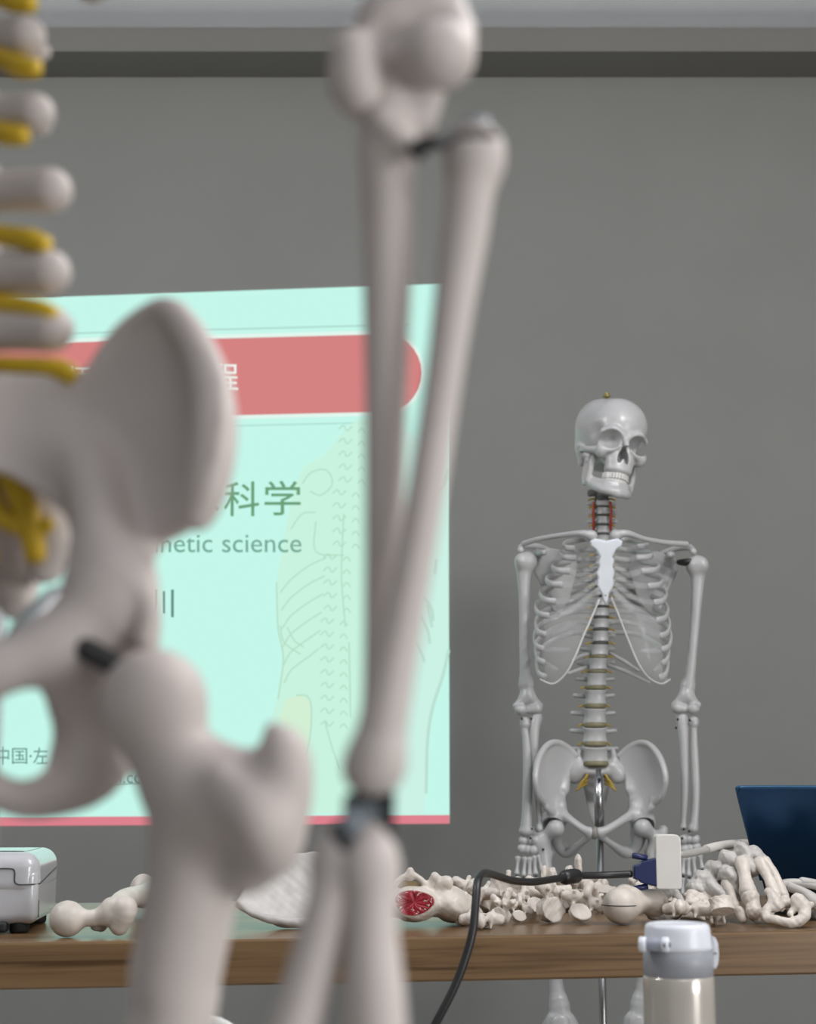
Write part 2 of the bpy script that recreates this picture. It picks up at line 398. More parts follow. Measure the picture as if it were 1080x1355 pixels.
# ================================================================ the projected slide on the wall
YS = YW - 0.004
sl_c = P(240, 740, YW)
slide = thing('projected_slide', 'bright mint projected lecture slide with red banner on the grey wall', 'slide', (sl_c[0], YW, sl_c[2]))
def wq(px, py, layer): return P(px, py, YW - 0.002 - 0.0008*layer)
def wpoly(name, pts, m, layer, parent=slide):
    V = np.array([wq(x, y, layer) for x, y in pts]); n = len(V)
    B = V + np.array([0, 0.0007, 0])
    F = [tuple(range(n-1, -1, -1)), tuple(range(n, 2*n))] + [(i, (i+1) % n, (i+1) % n+n, i+n) for i in range(n)]
    return obj(name, (np.vstack([V, B]), F), m, parent, smooth=False)
def top(x): return 376 - (x-572)*18/527
L0 = -190
wpoly('slide_background', [(593, 375.3), (595, 1090), (L0, 1094), (L0, top(L0))], emit('slide_mint', (197, 247, 234), 1.0), 0)
bt = lambda x: 443 - (x-479)*9/344; bb = lambda x: 545.5 - (x-479)*4/172
cap_ = []
for i in range(15):
    a = math.pi/2 - math.pi*i/14
    yc, rr = (bt(507)+bb(507))/2, (bb(507)-bt(507))/2
    cap_.append((507+rr*math.cos(a), yc-rr*math.sin(a)))
white_e = emit('slide_white', (226, 247, 238)); red_e = emit('slide_red', (213, 131, 130)); 
grow = [(x+5*math.cos(math.pi/2-math.pi*i/14), y-5*math.sin(math.pi/2-math.pi*i/14)) for i, (x, y) in enumerate(cap_)]
wpoly('banner_outline', [(L0, bt(L0)-6)] + grow + [(L0, bb(L0)+6)], white_e, 1)
wpoly('red_banner', [(L0, bt(L0))] + cap_ + [(L0, bb(L0))], red_e, 2)
wpoly('banner_line', [(L0, bt(L0)-13), (540, bt(540)-13), (540, bt(540)-11), (L0, bt(L0)-11)], emit('slide_line', (172, 217, 205)), 1)
wpoly('banner_line', [(L0, bb(L0)+13), (530, bb(530)+13), (530, bb(530)+15), (L0, bb(L0)+15)], emit('slide_line_low', (178, 224, 212)), 1)
wpoly('red_footer', [(L0, 1082), (594.7, 1078.5), (595, 1090), (L0, 1094)], emit('slide_red_low', (221, 130, 142)), 1)
fig = wpoly('torso_print', [(470, 556), (452, 574), (428, 604), (404, 616), (390, 640), (380, 690), (366, 770), (368, 830), (374, 870), (368, 920), (358, 960), (402, 1012), (408, 1076), (505, 1076), (505, 553)], emit('slide_green_tint', (201, 243, 223)), 1)
wpoly('arm_print', [(505, 553), (593, 600), (594, 850), (588, 890), (574, 930), (566, 970), (563, 1040), (562, 1076), (505, 1076)], emit('slide_pale_tint', (204, 241, 229)), 1)
wpoly('pelvis_print', [(370, 950), (380, 925), (398, 919), (410, 928), (413, 960), (408, 990), (398, 1010)], emit('slide_cream_tint', (211, 239, 212)), 2)
line_e = emit('slide_sketch', (180, 220, 196))
def sketch(paths, wdt, layer, name='sketch_line', m=line_e):
    for pth in paths:
        sp = spline([(x, y, 0) for x, y in pth], 5)[:, :2]
        T = np.gradient(sp, axis=0); T /= np.linalg.norm(T, axis=1)[:, None]+1e-9; N = np.stack([-T[:, 1], T[:, 0]], 1)*wdt/2
        A = [wq(*(q), layer) for q in sp+N]; B = [wq(*(q), layer) for q in sp-N]; n = len(sp)
        yield np.array(A+B), [(i, i+1, n+i+1, n+i) for i in range(n-1)]
paths = []
for i in range(6):                       # ribs of the printed torso
    y = 738 + 24*i; paths.append([(432-2*i, y), (410, y+10), (386, y+28), (371+i, y+46)])
paths += [[(371, 828), (376, 850), (398, 866)], [(380, 830), (390, 848), (402, 856)], [(392, 920), (406, 921), (412, 935), (411, 970), (404, 1000)]]
paths += [[(366, 770), (368, 830), (375, 872), (368, 925)], [(455, 680), (452, 760), (457, 830)], [(462, 850), (464, 950)], [(430, 955), (440, 990), (450, 1018)], [(585, 640), (592, 620)]]
spn = []
for i in range(24):                      # vertebrae of the printed spine
    y = 566 + 17*i
    x = 462 - (i > 4)*8 - (i > 9)*12 - (i > 14)*4
    paths.append([(x-14, y+2), (x-7, y-3), (x-3, y+4), (x+4, y-2)]); paths.append([(x+12, y+6), (x+17, y+1), (x+22, y+7)])
paths += [[(400, 640), (412, 625), (432, 622), (440, 640), (425, 655), (410, 650)], [(385, 700), (400, 680), (418, 678)], [(418, 690), (418, 730), (455, 735)]]
o = obj('sketch_line', join(list(sketch(paths, 1.7, 3))), line_e, slide, smooth=False)
o['label'] = 'faint green sketch of a spine and ribs'; o['kind'] = 'stuff'
rib_e = emit('slide_rib_tint', (186, 224, 209))
for st_ in sketch([[(578, 650), (588, 640), (592, 622)], [(565, 800), (572, 830)], [(560, 790), (571, 806), (573, 822)], [(556, 815), (566, 835), (569, 852)], [(550, 850), (558, 866), (562, 876)], [(575, 760), (577, 740)], [(594, 860), (586, 895), (573, 935), (566, 980), (564, 1050)]], 4.0, 3): obj('sketch_stroke', st_, rib_e, slide, smooth=False)

def text_vf(body, x0, x1, y0, y1, layer, bold=0.0):
    # lettering fitted to the pixel box x0..x1, y0 (top)..y1 (baseline/bottom) on the wall
    cu = bpy.data.curves.new('text', 'FONT'); cu.body = body; cu.size = 1.0; cu.offset = bold; cu.resolution_u = 4
    t = bpy.data.objects.new('text', cu); col.objects.link(t)
    dg = bpy.context.evaluated_depsgraph_get(); dg.update()
    me = t.evaluated_get(dg).to_mesh(); V = np.array([v.co[:] for v in me.vertices]); F = [tuple(p.vertices) for p in me.polygons]
    t.evaluated_get(dg).to_mesh_clear(); bpy.data.objects.remove(t); bpy.data.curves.remove(cu)
    mn, mx = V.min(0), V.max(0)
    X = x0 + (V[:, 0]-mn[0])/(mx[0]-mn[0])*(x1-x0); Y = y1 - (V[:, 1]-mn[1])/(mx[1]-mn[1])*(y1-y0)
    return np.array([wq(a, b, layer) for a, b in zip(X, Y)]), F
green_t = emit('slide_text_green', (106, 160, 122)); teal_t = emit('slide_text_teal', (118, 168, 150)); dark_t = emit('slide_text_dark', (92, 138, 132)); wt = emit('slide_text_white', (240, 248, 240))
for ch, x0, x1, y0, y1, m, b in [('师', 87, 121, 485, 521, wt, .006), ('程', 279, 315, 481, 517, wt, .006), ('体', 243, 289, 637, 684, green_t, 0.005),
        ('科', 296, 343, 637, 683, green_t, 0.005), ('学', 350, 398, 636, 682, green_t, 0.005), ('训', 182, 230, 780, 817, dark_t, -0.005),
        ('中', -5, 12, 988, 1012, dark_t, 0), ('国', 16, 36, 990, 1011, dark_t, 0), ('·', 39, 42, 999, 1002, dark_t, 0), ('左', 44, 64, 989, 1011, dark_t, 0), ('培', 154, 177, 986, 1009, dark_t, 0), ('训', 180, 203, 986, 1009, dark_t, 0)]:
    obj('glyph', text_vf(ch, x0, x1, y0, y1, 4, b), m, slide, smooth=False)
def letters(VF):                       # one lettering mesh -> one mesh per letter
    V, F = VF; par = list(range(len(V)))
    def fd(i):
        while par[i] != i: par[i] = par[par[i]]; i = par[i]
        return i
    for f_ in F:
        for i in f_[1:]: par[fd(i)] = fd(f_[0])
    comp = {}
    for f_ in F: comp.setdefault(fd(f_[0]), []).append(f_)
    items = []
    for fs in comp.values():
        ids = sorted({i for f_ in fs for i in f_}); items.append([V[ids, 0].min(), V[ids, 0].max(), list(fs)])
    items.sort(key=lambda t: t[0]); out = []
    for it in items:
        if out and it[0] < out[-1][1]-1e-4: out[-1][1] = max(out[-1][1], it[1]); out[-1][2] += it[2]
        else: out.append(it)
    for _, _, fs in out:
        ids = sorted({i for f_ in fs for i in f_}); mp_ = {j: n for n, j in enumerate(ids)}
        yield V[ids], [tuple(mp_[i] for i in f_) for f_ in fs]
for VF in letters(text_vf('kinetic science', 187, 399, 706, 731, 4)): obj('letter', VF, teal_t, slide, smooth=False)
for VF in letters(text_vf('ai.cc', 146, 187, 1020, 1036, 4)): obj('letter', VF, dark_t, slide, smooth=False)
wpoly('address_underline', [(120, 1037.5), (187, 1036), (187, 1037.2), (120, 1038.8)], dark_t, 4)

# ================================================================ the long table
A, B = TP(0, 1247.5), TP(1080, 1231.5)
ang = math.atan2(B[1]-A[1], B[0]-A[0])
tab = thing('wooden_table', 'long brown wood-grain table carrying the loose bones', 'table', ((A[0]+B[0])/2, (A[1]+B[1])/2, 0))
tw, td, th = 1.9, 0.70, 0.057
top_o = link('tabletop', mk_mesh('tabletop', *box((-tw/2, 0, -th), (tw/2, td, 0)), M['wood'], False), tab); top_o.location = (0, 0, TZ); bev(top_o, 0.003, 2)
for sx in (-1, 1):
    for sy in (0.07, td-0.07):
        l = link('leg', mk_mesh('leg', *box((-0.025, -0.025, 0), (0.025, 0.025, TZ-th)), M['leg'], False), tab); l.location = (sx*(tw/2-0.06), sy, 0)
rl = link('rear_rail', mk_mesh('rear_rail', *box((-tw/2+0.085, td-0.09, TZ-th-0.035), (tw/2-0.085, td-0.06, TZ-th)), M['leg'], False), tab)
tab.rotation_euler = (0, 0, ang)

# ================================================================ shared bone shapes
def vertebra(bw, bd, bh, canal, sp, sp_drop, sp_r, tp, tp_up, tp_back, tp_r, h, art=True, sp_flat=0.45, lump=0.0):
    # local frame: body centre at origin, body towards -y, spinous process towards +y, up z
    s = Sculpt(h, lump); hh = bh/2
    def body(X, Y, Z):
        q = np.sqrt((X/bw)**2 + (Y/bd)**2)
        Rz = 1 - 0.13*(1 - np.minimum((Z/hh)**2, 1.3))
        d = (q - Rz)*min(bw, bd); a = np.abs(Z) - hh; r = 0.0012
        return np.sqrt(np.maximum(d+r, 0)**2 + np.maximum(a+r, 0)**2) + np.minimum(np.maximum(d, a)+r, 0) - r
    s.fn(body, (-bw*1.1, -bd*1.1, -hh), (bw*1.1, bd*1.1, hh), 0.001)
    yc = bd + canal*0.75; pr = bh*0.17
    for sg in (-1, 1):
        s.cap((sg*canal*1.05, bd*0.7, hh*0.25), (sg*canal*1.15, yc, hh*0.1), pr, pr*1.1, 0.003)
        s.cap((sg*canal*1.15, yc, hh*0.1), (0, yc+canal*1.1, -hh*0.25), pr*1.1, pr*0.95, 0.003)
        s.cap((sg*canal*1.15, yc, hh*0.1), (sg*tp, yc+tp_back, hh*0.1+tp_up), tp_r*1.05, tp_r*0.85, 0.003)
        if art:
            s.cap((sg*canal*1.25, yc, hh*0.2), (sg*canal*1.4, yc+0.002, hh*1.35), pr*0.9, pr*0.8, 0.003)
            s.cap((sg*canal*1.1, yc+canal*0.4, -hh*0.2), (sg*canal*1.1, yc+canal*0.6, -hh*1.4), pr*0.9, pr*0.75, 0.003)
    s.cap((0, yc+canal*0.9, -hh*0.2), (0, yc+canal*0.9+sp, -hh*0.2-sp_drop), sp_r, sp_r*1.1, 0.003, 'u', (1, 0, 0), sp_flat)
    return s.mesh()
VF_LUM = vertebra(0.0235, 0.017, 0.0275, 0.0115, 0.024, 0.004, 0.0095, 0.041, 0.002, 0.004, 0.0050, 0.0013)
VF_THO = vertebra(0.0165, 0.0145, 0.0205, 0.0085, 0.030, 0.022, 0.0065, 0.030, 0.004, 0.016, 0.0050, 0.0012)
VF_CER = vertebra(0.0130, 0.0095, 0.0145, 0.0100, 0.018, 0.007, 0.0050, 0.0255, -0.002, -0.004, 0.0050, 0.0011)
ME_LUM = mk_mesh('vertebra', *VF_LUM, M['bone']); ME_THO = mk_mesh('vertebra', *VF_THO, M['bone']); ME_CER = mk_mesh('vertebra', *VF_CER, M['bone'])
def disc_vf(bw, bd, hgt):
    return lathe([(bw*0.86, -hgt/2), (bw*0.97, -hgt*0.25), (bw*0.99, 0), (bw*0.97, hgt*0.25), (bw*0.86, hgt/2)], (0, 0, 0), 24, bd/bw)

# ================================================================ the standing skeleton by the wall
YF = 3.42; KF = kpx(YF)*1.01
def f(px, py, dy=0.0): return P(px, py, YF + dy)
base = f(789, 1100); base[2] = 0
sk = thing('skeleton_model', 'full white plastic skeleton standing on a chrome pole before the bare grey wall', 'skeleton', base)
def part(name, VF, m, parent=None, smooth=True, label=None):
    o = obj(name, VF, m, parent or sk, smooth)
    if label: o['label'] = label
    return o

# ---- skull (sculpted in centimetres facing -y, then turned and tilted)
def skull():
    s = Sculpt(0.14)
    s.ell((0, 1.2, 4.6), (7.15, 8.8, 6.4), k=1)
    s.ell((0, -3.4, 5.0), (5.7, 4.9, 5.0), k=2)
    s.ell((0, 5.0, 1.6), (5.7, 4.6, 3.6), k=2)
    for g in (-1, 1): s.ell((g*2.9, 2.2, 6.0), (4.4, 5.6, 4.6), k=1.5)
    s.ell((0, 0.5, -0.6), (4.6, 5.5, 2.0), k=2)
    s.ell((0, -4.8, -0.2), (4.5, 3.0, 3.8), k=1.2)            # middle face block
    for g in (-1, 1):
        s.ell((g*6.3, -5.2, 1.2), (1.5, 2.4, 2.6), k=1.2, op='s')   # temple hollow
    s.ell((0, -6.2, -2.9), (3.2, 2.3, 2.9), k=0.8)            # upper jaw
    s.ell((0, -6.1, -4.5), (3.0, 2.6, 1.25), k=0.6)
    s.cap((0, -7.6, 2.2), (0, -8.7, 0.2), 0.75, 0.6, 0.6)      # nasal bones
    for g in (-1, 1):
        s.chain([(g*0.9, -8.0, 2.3), (g*3.2, -7.9, 3.0), (g*4.9, -6.7, 2.4)], [0.6, 0.62, 0.5], 0.8)
        s.chain([(g*4.9, -6.7, 2.4), (g*5.15, -6.3, 0.8), (g*4.7, -6.7, -1.0)], [0.5, 0.5, 0.75], 0.5)
        s.chain([(g*4.7, -6.9, -1.2), (g*3.2, -7.6, -1.1), (g*1.8, -7.9, -0.3)], [0.8, 0.62, 0.5], 0.6)
        s.ell((g*4.5, -6.3, -1.6), (1.1, 1.2, 1.2), k=0.8)
        s.chain([(g*5.0, -6.0, -1.3), (g*6.5, -3.4, -1.0), (g*6.75, -1.2, -0.6), (g*6.2, 0.6, -0.1)], [0.75, 0.58, 0.55, 0.65], 0.4)
        s.chain([(g*5.5, 2.4, 0.4), (g*5.3, 2.0, -2.6)], [1.5, 0.75], 1.0)         # mastoid
        s.ell((g*3.3, -7.9, 0.85), (2.25, 4.0, 1.8), rotm(0, g*8, g*-14), 0.35, 's')   # eye socket
        s.ell((g*0.62, -7.8, -2.0), (0.62, 3.6, 1.35), rotm(0, g*-16, 0), 0.25, 's')    # nasal opening
        s.ell((g*0.34, -8.0, -0.9), (0.36, 3.0, 0.95), rotm(0, g*-10, 0), 0.25, 's')
        s.ell((g*6.6, 1.3, 0.0), (0.9, 0.35, 0.35), k=0.2, op='s')
        s.ell((g*4.1, -3.0, -3.6), (1.0, 2.2, 2.4), k=0.6, op='s')
    return s.mesh()
def mandible():
    s = Sculpt(0.13)
    for g in (-1, 1):
        s.chain([(0, -7.5, -8.9), (g*1.8, -7.3, -8.9), (g*3.5, -5.2, -8.4), (g*4.7, -2.0, -7.0)], [0.85, 0.85, 0.75, 0.7], 0.7)
        s.chain([(0, -7.0, -7.3), (g*1.9, -6.8, -7.3), (g*3.2, -4.8, -7.0), (g*4.4, -2.4, -6.2)], [0.75, 0.7, 0.62, 0.5], 1.0)
        s.plate((g*4.95, -1.5, -4.2), (0, 1, 0), (0, 0, 1), [(-1.6, -3.0), (0.9, -3.4), (1.9, -1.8), (2.0, 2.6), (1.2, 2.6), (0.5, 1.2), (-0.8, 1.0), (-1.6, 2.4), (-2.3, 2.2), (-2.1, -0.5)], 1.25, None, 0.5)
        s.cap((g*4.9, -0.2, -1.5), (g*5.7, 0.0, -1.4), 0.55, 0.5, 0.4)
    s.ell((0, -7.9, -9.1), (1.1, 0.7, 0.8), k=0.7)
    return s.mesh()
def teeth(zc, a, b, hgt, n=14):
    parts = []
    for i in range(n):
        t = math.radians(-80 + 160*(i+0.5)/n)
        x, y = a*math.sin(t), -4.4 - b*math.cos(t)
        w_ = 0.27 if abs(i-n/2+.5) < 4 else 0.36
        V, F = box((-w_, -0.26, -hgt/2), (w_, 0.26, hgt/2)); V[:, 0] *= np.where(V[:, 2] > 0, 1.0, 0.9)
        V = V @ rotm(0, 0, -math.degrees(-t)).T + np.array([x, y, zc]); parts.append((V, F))
    return join(parts)
RS = rotm(0, 10.0, 0) @ rotm(-3, 0, 0) @ rotm(0, 0, 17)
cran = f(806.5, 601, 0.0)
def sk2w(VF): return (np.asarray(VF[0])*0.01*np.array([0.985, 0.985, 1.10])) @ RS.T + cran, VF[1]
skl = part('skull', sk2w(skull()), M['bone'])
mdb = obj('mandible', sk2w(mandible()), M['bone'], skl)
ut = obj('upper_teeth', sk2w(teeth(-5.75, 2.75, 3.6, 1.1)), M['tooth'], skl, smooth=False); ut['kind'] = 'stuff'
lt = obj('lower_teeth', sk2w(teeth(-6.75, 2.6, 3.3, 1.0)), M['tooth'], skl, smooth=False); lt['kind'] = 'stuff'
tp_ = f(803, 527.5)
hk = obj('hanging_bolt', join([lathe([(0.003, -0.012), (0.003, 0.004)], tp_, 12), lathe([(0.0085, 0.004), (0.0085, 0.007)], tp_, 12), lathe([(0.006, 0.007), (0.006, 0.012), (0.004, 0.013)], tp_, 12)]), mat('brass_bolt', (0.35, 0.30, 0.12), 0.35, metal=0.6, var=0.1), skl); hk['label'] = 'brass hanging bolt'

# ---- spine
discs = [660, 670.5, 682, 694.5, 707] + [707 + 13.75*i for i in range(1, 9)] + [833, 851, 869, 888.6, 910, 934.4, 959.4, 984.4, 1010.5]
def spx(y): return float(np.interp(y, [650, 707, 817, 850, 889, 934, 984, 1012], [797.5, 797.8, 796, 794.8, 790.5, 787.3, 787.5, 789]))
def spd(y): return float(np.interp(y, [640, 700, 800, 900, 1010], [0.02, 0.035, 0.075, 0.045, 0.02]))
VB_W = 0.0205
levels = [640.0] + discs
for i in range(len(levels)-1):
    y0, y1 = levels[i], levels[i+1]; ym = (y0+y1)/2; p = f(spx(ym), ym, spd(ym))
    hgt = abs(f(0, y0)[2] - f(0, y1)[2])
    wpx = float(np.interp(ym, [650, 700, 740, 850, 934, 1000], [17.5, 19, 20, 23, 31, 35]))
    if ym < 708: me, bw, bh = ME_CER, 0.0130, 0.0145
    elif ym < 888: me, bw, bh = ME_THO, 0.0165, 0.0205
    else: me, bw, bh = ME_LUM, 0.0235, 0.0275
    sc = wpx*KF/2/bw
    for rep in range(2 if i == 0 else 1):
        o = link('vertebra', me, sk); o.location = p - base + np.array([0, 0, rep*0.0]); o.scale = (sc, sc, hgt*0.76/bh)
    o.rotation_euler = (math.radians(float(np.interp(ym, [900, 1010], [0, 14]))), 0, 0)
    q = f(spx(y1), y1, spd(y1)); dh = hgt*0.28
    dv = disc_vf(wpx*KF/2*0.98, wpx*KF/2*0.72, dh)
    part('intervertebral_disc', (dv[0] + q, dv[1]), M['disc'] if y1 < 862 else M['disc_l'])
    for g in (-1, 1):
        ln = float(np.interp(y1, [660, 720, 850, 1010], [11, 9, 10, 7])) * KF
        a = q + np.array([g*wpx*KF*0.42, 0.012, 0.001]); b = a + np.array([g*ln, -0.004, -0.003])
        part('spinal_nerve', tube(spline([a, (a+b)/2 + np.array([0, 0, 0.002]), b], 3), 0.0021, 7), M['nerve'])
for g, x in ((-1, 785.5), (1, 808.5)):
    part('vertebral_artery', tube(spline([f(x-g*1, 664, 0.022), f(x+g*.5, 676, 0.02), f(x, 690, 0.022), f(x, 702, 0.03)], 5), 0.0027, 8), M['artery'])
# ---- sternum
s = Sculpt(0.0013)
c0 = f(801, 740, -0.115)
def stp(lst): return [f(x, y, -0.105)[[0, 2]] - c0[[0, 2]] for x, y in lst]
so = f(801, 740, -0.105)
s.plate(so, (1, 0, 0), (0, -0.12, 1), stp([(779.5, 717), (786, 713.5), (795, 715), (801, 717), (808, 715), (816, 713.5), (823, 717.5), (821.5, 724), (814, 729), (810, 738), (812, 744), (810.5, 751), (813, 758), (811.5, 766), (812.5, 774), (809, 782), (806, 787), (805, 796), (801.5, 800), (798, 796), (796.5, 787), (793, 782), (789.5, 775), (790.5, 766), (789, 759), (792, 751), (791, 745), (793, 738), (788, 729), (781, 724)]), 0.010, None, 0.002)
s.cap(f(801, 788.5, -0.135), f(801, 788.5, -0.08), 0.0016, k=0.0005, op='s')
part('sternum', s.mesh(), M['bone_sternum'], label='bright white sternum')

# ---- ribs and clear cartilage
front = {  # rib: (left front end, left lateral x, right front end, right lateral x)
 1: ((760, 726), 745, (844, 724), 858), 2: ((762, 738), 741, (842, 738), 864), 3: ((754, 756), 730, (849, 756), 873), 4: ((744, 774), 722, (858, 776), 878),
 5: ((735, 796), 714, (866, 797.5), 883), 6: ((726, 815), 708, (869.5, 821), 885), 7: ((722, 840), 708, (873.5, 842), 887), 8: ((719, 859), 706, (876, 860), 889),
 9: ((720, 877), 708, (876, 878), 886), 10: ((722, 896), 709, (873, 897), 885)}
stern = {1: (716, 9), 2: (733, 8), 3: (745, 9), 4: (757, 10), 5: (769, 10), 6: (779, 9), 7: (787, 6)}
costal_end = {}
for k in range(1, 11):
    (lx, ly), lat_l, (rx, ry), lat_r = front[k]
    yb = 700 + 13.9*k
    for g, fx, fy, lat in ((-1, lx, ly, lat_l), (1, rx, ry, lat_r)):
        cx = spx(yb); dep = float(np.interp(k, [1, 3, 6, 10], [0.055, 0.085, 0.10, 0.085])); yb0 = spd(yb)
        e = f(fx, fy, -dep + 0.015)
        pa = f(cx+g*8, yb-3, yb0+0.03); pb = f(cx+g*(abs(lat-cx)*0.5), yb, yb0+0.055); pc = f(cx + g*abs(lat-cx)*0.87, yb*0.72+fy*0.28, 0.045)
        pd = f(lat+g*-1, yb*0.42+fy*0.58, -0.012); pe = f(lat*0.72+fx*0.28, yb*0.1+fy*0.9, -dep*0.66)
        rib = spline([pa, pb, pc, pd, pe, e], 6)
        part('rib', tube(rib, [0.0048, 0.0058, 0.006, 0.0062, 0.0068, 0.0070], 10, (0, -0.15, 1), 0.5), M['bone'])
        costal_end[(k, g)] = (e, fx, fy, dep)
for k in (11, 12):
    for g in (-1, 1):
        pts = {(11, -1): [(787, 864), (770, 868), (757, 874)], (12, -1): [(786, 880), (770, 885), (752, 891)],
               (11, 1): [(806, 864), (826, 875), (846, 888)], (12, 1): [(804, 880), (832, 890), (860, 904)]}[(k, g)]
        part('rib', tube(spline([f(x, y, 0.075 - 0.02*i) for i, (x, y) in enumerate(pts)], 6), [0.004, 0.0045, 0.003], 9, (0, 0, 1), 0.55), M['bone'])
for g in (-1, 1):
    for k in range(1, 7):
        e, fx, fy, dep = costal_end[(k, g)]; sy, sw = stern[k]
        q = f(801+g*sw, sy, -0.105); rise = min(fy, sy)
        mid1 = f(fx+(801-fx)*0.35, fy + (3 if k < 4 else -0.25*(fy-sy)*0.6), -dep-0.008); mid2 = f(fx+(801-fx)*0.72, sy+(fy-sy)*0.22+1, -0.108)
        part('costal_cartilage', tube(spline([e, mid1, mid2, q], 6), [0.0068, 0.0065, 0.0058, 0.004], 9, (0, 0, 1), 0.5), M['cartilage'], label='clear plastic rib cartilage')
    # fused lower cartilage sheet with its rim
    mar = [(801+g*8, 790), (801+g*17, 812), (801+g*30, 845), (801+g*44, 878), (801+g*58, 897), (801+g*74, 905), (801+g*86, 899)] if g > 0 else \
          [(793, 793), (784, 815), (772, 842), (758, 876), (745, 896), (731, 905), (715, 899)]
    outer = [(801+g*10, 783)] + [(costal_end[(k, g)][1], costal_end[(k, g)][2]) for k in (6, 7, 8, 9, 10)]
    mp = spline([f(x, y, float(np.interp(i, [0, 3, 6], [-0.105, -0.10, -0.07]))) for i, (x, y) in enumerate(mar)], 5)
    op_ = np.array([f(outer[0][0], outer[0][1], -0.105)] + [costal_end[(k, g)][0] for k in (6, 7, 8, 9, 10)]); op_ = spline(op_, 6)
    n = len(mp); tt = np.linspace(0, len(op_)-1, n); oq = np.array([op_[int(round(t))] for t in tt])
    V, F = [], []
    for j in range(n):
        for q in range(7):
            u = q/6; pt = mp[j]*(1-u) + oq[j]*u; pt = pt + np.array([0, -0.012*math.sin(math.pi*u), 0]); V.append(pt)
    F = [(j*7+q, j*7+q+1, (j+1)*7+q+1, (j+1)*7+q) for j in range(n-1) for q in range(6)]
    o = part('cartilage_sheet', (np.array(V), F), M['cartilage'], label='clear plastic sheet joining the lower ribs')
    md = o.modifiers.new('thick', 'SOLIDIFY'); md.thickness = 0.002
    part('cartilage_rim', tube(mp, 0.0022, 8), M['cart_rim'])
    for k in (7, 8, 9):
        e = costal_end[(k, g)][0]; t = mp[int((k-5.6)/5*n)]
        part('costal_cartilage', tube(spline([e, e*0.55+t*0.45+np.array([0, -0.01, 0.006]), t*0.85+e*0.15+np.array([0, -0.006, 0.014])], 5), [0.006, 0.005, 0.0025], 8, (0, 0, 1), 0.5), M['cartilage'])
# ---- shoulder girdle and arms
for g, medial, pts, scp, cor, acr in (
    (-1, (783, 709), [(784, 709), (770, 706), (745, 708), (715, 713), (694, 719)], [(711, 733), (730, 724), (760, 728), (768, 745), (756, 790), (742, 812), (734, 806), (716, 770), (708, 752)], (717, 731), [(752, 742), (722, 726), (694, 722), (689, 728)]),
    (1, (815, 709), [(814, 708), (830, 706), (852, 713), (880, 718), (908, 720)], [(888, 737), (870, 728), (842, 730), (834, 750), (848, 795), (866, 815), (873, 806), (884, 778), (893, 755)], (889, 734), [(850, 745), (882, 730), (910, 724), (918, 730)])):
    part('clavicle', (lambda s: s.mesh())(Sculpt(0.0015).chain([f(x, y, d) for (x, y), d in zip(pts, [-0.10, -0.10, -0.07, -0.03, 0.005])], [0.0100, 0.0075, 0.0055, 0.0058, 0.0062], 0.004).ell(f(*medial, -0.10), (0.011, 0.010, 0.0115), k=0.004)), M['bone'])
    s = Sculpt(0.0016); o0 = f(*scp[0], 0.06)
    en = np.array([g*0.45, 1.0, 0]); eu = np.array([1.0, -g*0.45, 0]) / math.hypot(1, .45)
    poly = []
    for x, y in scp:
        pp = f(x, y, 0.06) - o0; poly.append((pp[0]*1.09, pp[2]))
    s.plate(o0, eu, (0, 0, 1), poly, 0.0045, None, 0.003)
    def sq(x, y, off=0.0):
        pp = f(x, y, 0.06) - o0; return o0 + eu*pp[0]*1.09 + np.array([0, 0, pp[2]]) + en*off
    s.chain([sq(*scp[0]), sq(*scp[-1]), sq(*scp[-2]), sq(*scp[-3])], [0.009, 0.006, 0.004, 0.004], 0.005)
    s.chain([sq(*scp[0], -0.01), f(*cor, 0.0), f(cor[0]-g*3, cor[1], -0.02)], [0.008, 0.007, 0.0065], 0.006)
    s.chain([sq(*acr[0], 0.01), f(*acr[1], 0.075), f(*acr[2], 0.035), f(*acr[3], 0.0)], [0.004, 0.006, 0.007, 0.007], 0.004, 'u')
    part('scapula', s.mesh(), M['bone'])
def humerus(h_, sh, el, g):
    # h_: head centre px, sh: list of (x, y, r) along the shaft, el: elbow centre
    s = Sculpt(0.0016)
    s.ell(f(h_[0]-g*2, h_[1], 0.012), (0.0205, 0.0215, 0.021), k=0.004)
    s.ell(f(h_[0]+g*6, h_[1]-0.5, 0.0), (0.013, 0.017, 0.016), k=0.006)
    s.chain([f(h_[0]+g*1, h_[1]+2, 0.01)] + [f(x, y, 0.01) for x, y, r in sh], [0.0195] + [r*KF for x, y, r in sh], 0.012)
    ex, ey = el
    s.chain([f(sh[-1][0], sh[-1][1], 0.01), f(ex, ey-14, 0.008)], [sh[-1][2]*KF, 0.0135], 0.008, 'u', (0, 1, 0), 0.65)
    s.chain([f(ex, ey-16, 0.008), f(ex-g*15, ey-3, 0.012)], [0.011, 0.0085], 0.01)       # inner epicondyle
    s.chain([f(ex, ey-16, 0.008), f(ex+g*15, ey-3, 0.008)], [0.011, 0.0075], 0.01)
    s.chain([f(ex-g*12, ey+1, 0.004), f(ex-g*1.5, ey+2, 0.004)], [0.0115, 0.009], 0.003)
    s.ell(f(ex+g*9, ey+2, -0.002), (0.0135, 0.0125, 0.0120), k=0.003)
    return s.mesh()
part('humerus', humerus((696, 743), [(693.5, 762, 9.5), (694, 790, 7.4), (693.8, 840, 6.4), (694.5, 880, 6.6), (696.5, 905, 8.5)], (698.5, 937), -1), M['bone'])
part('humerus', humerus((923, 748), [(923.5, 768, 9), (921.5, 800, 7.2), (917.5, 850, 6.4), (913.5, 890, 7), (910.5, 908, 8.5)], (908.5, 936), 1), M['bone'])
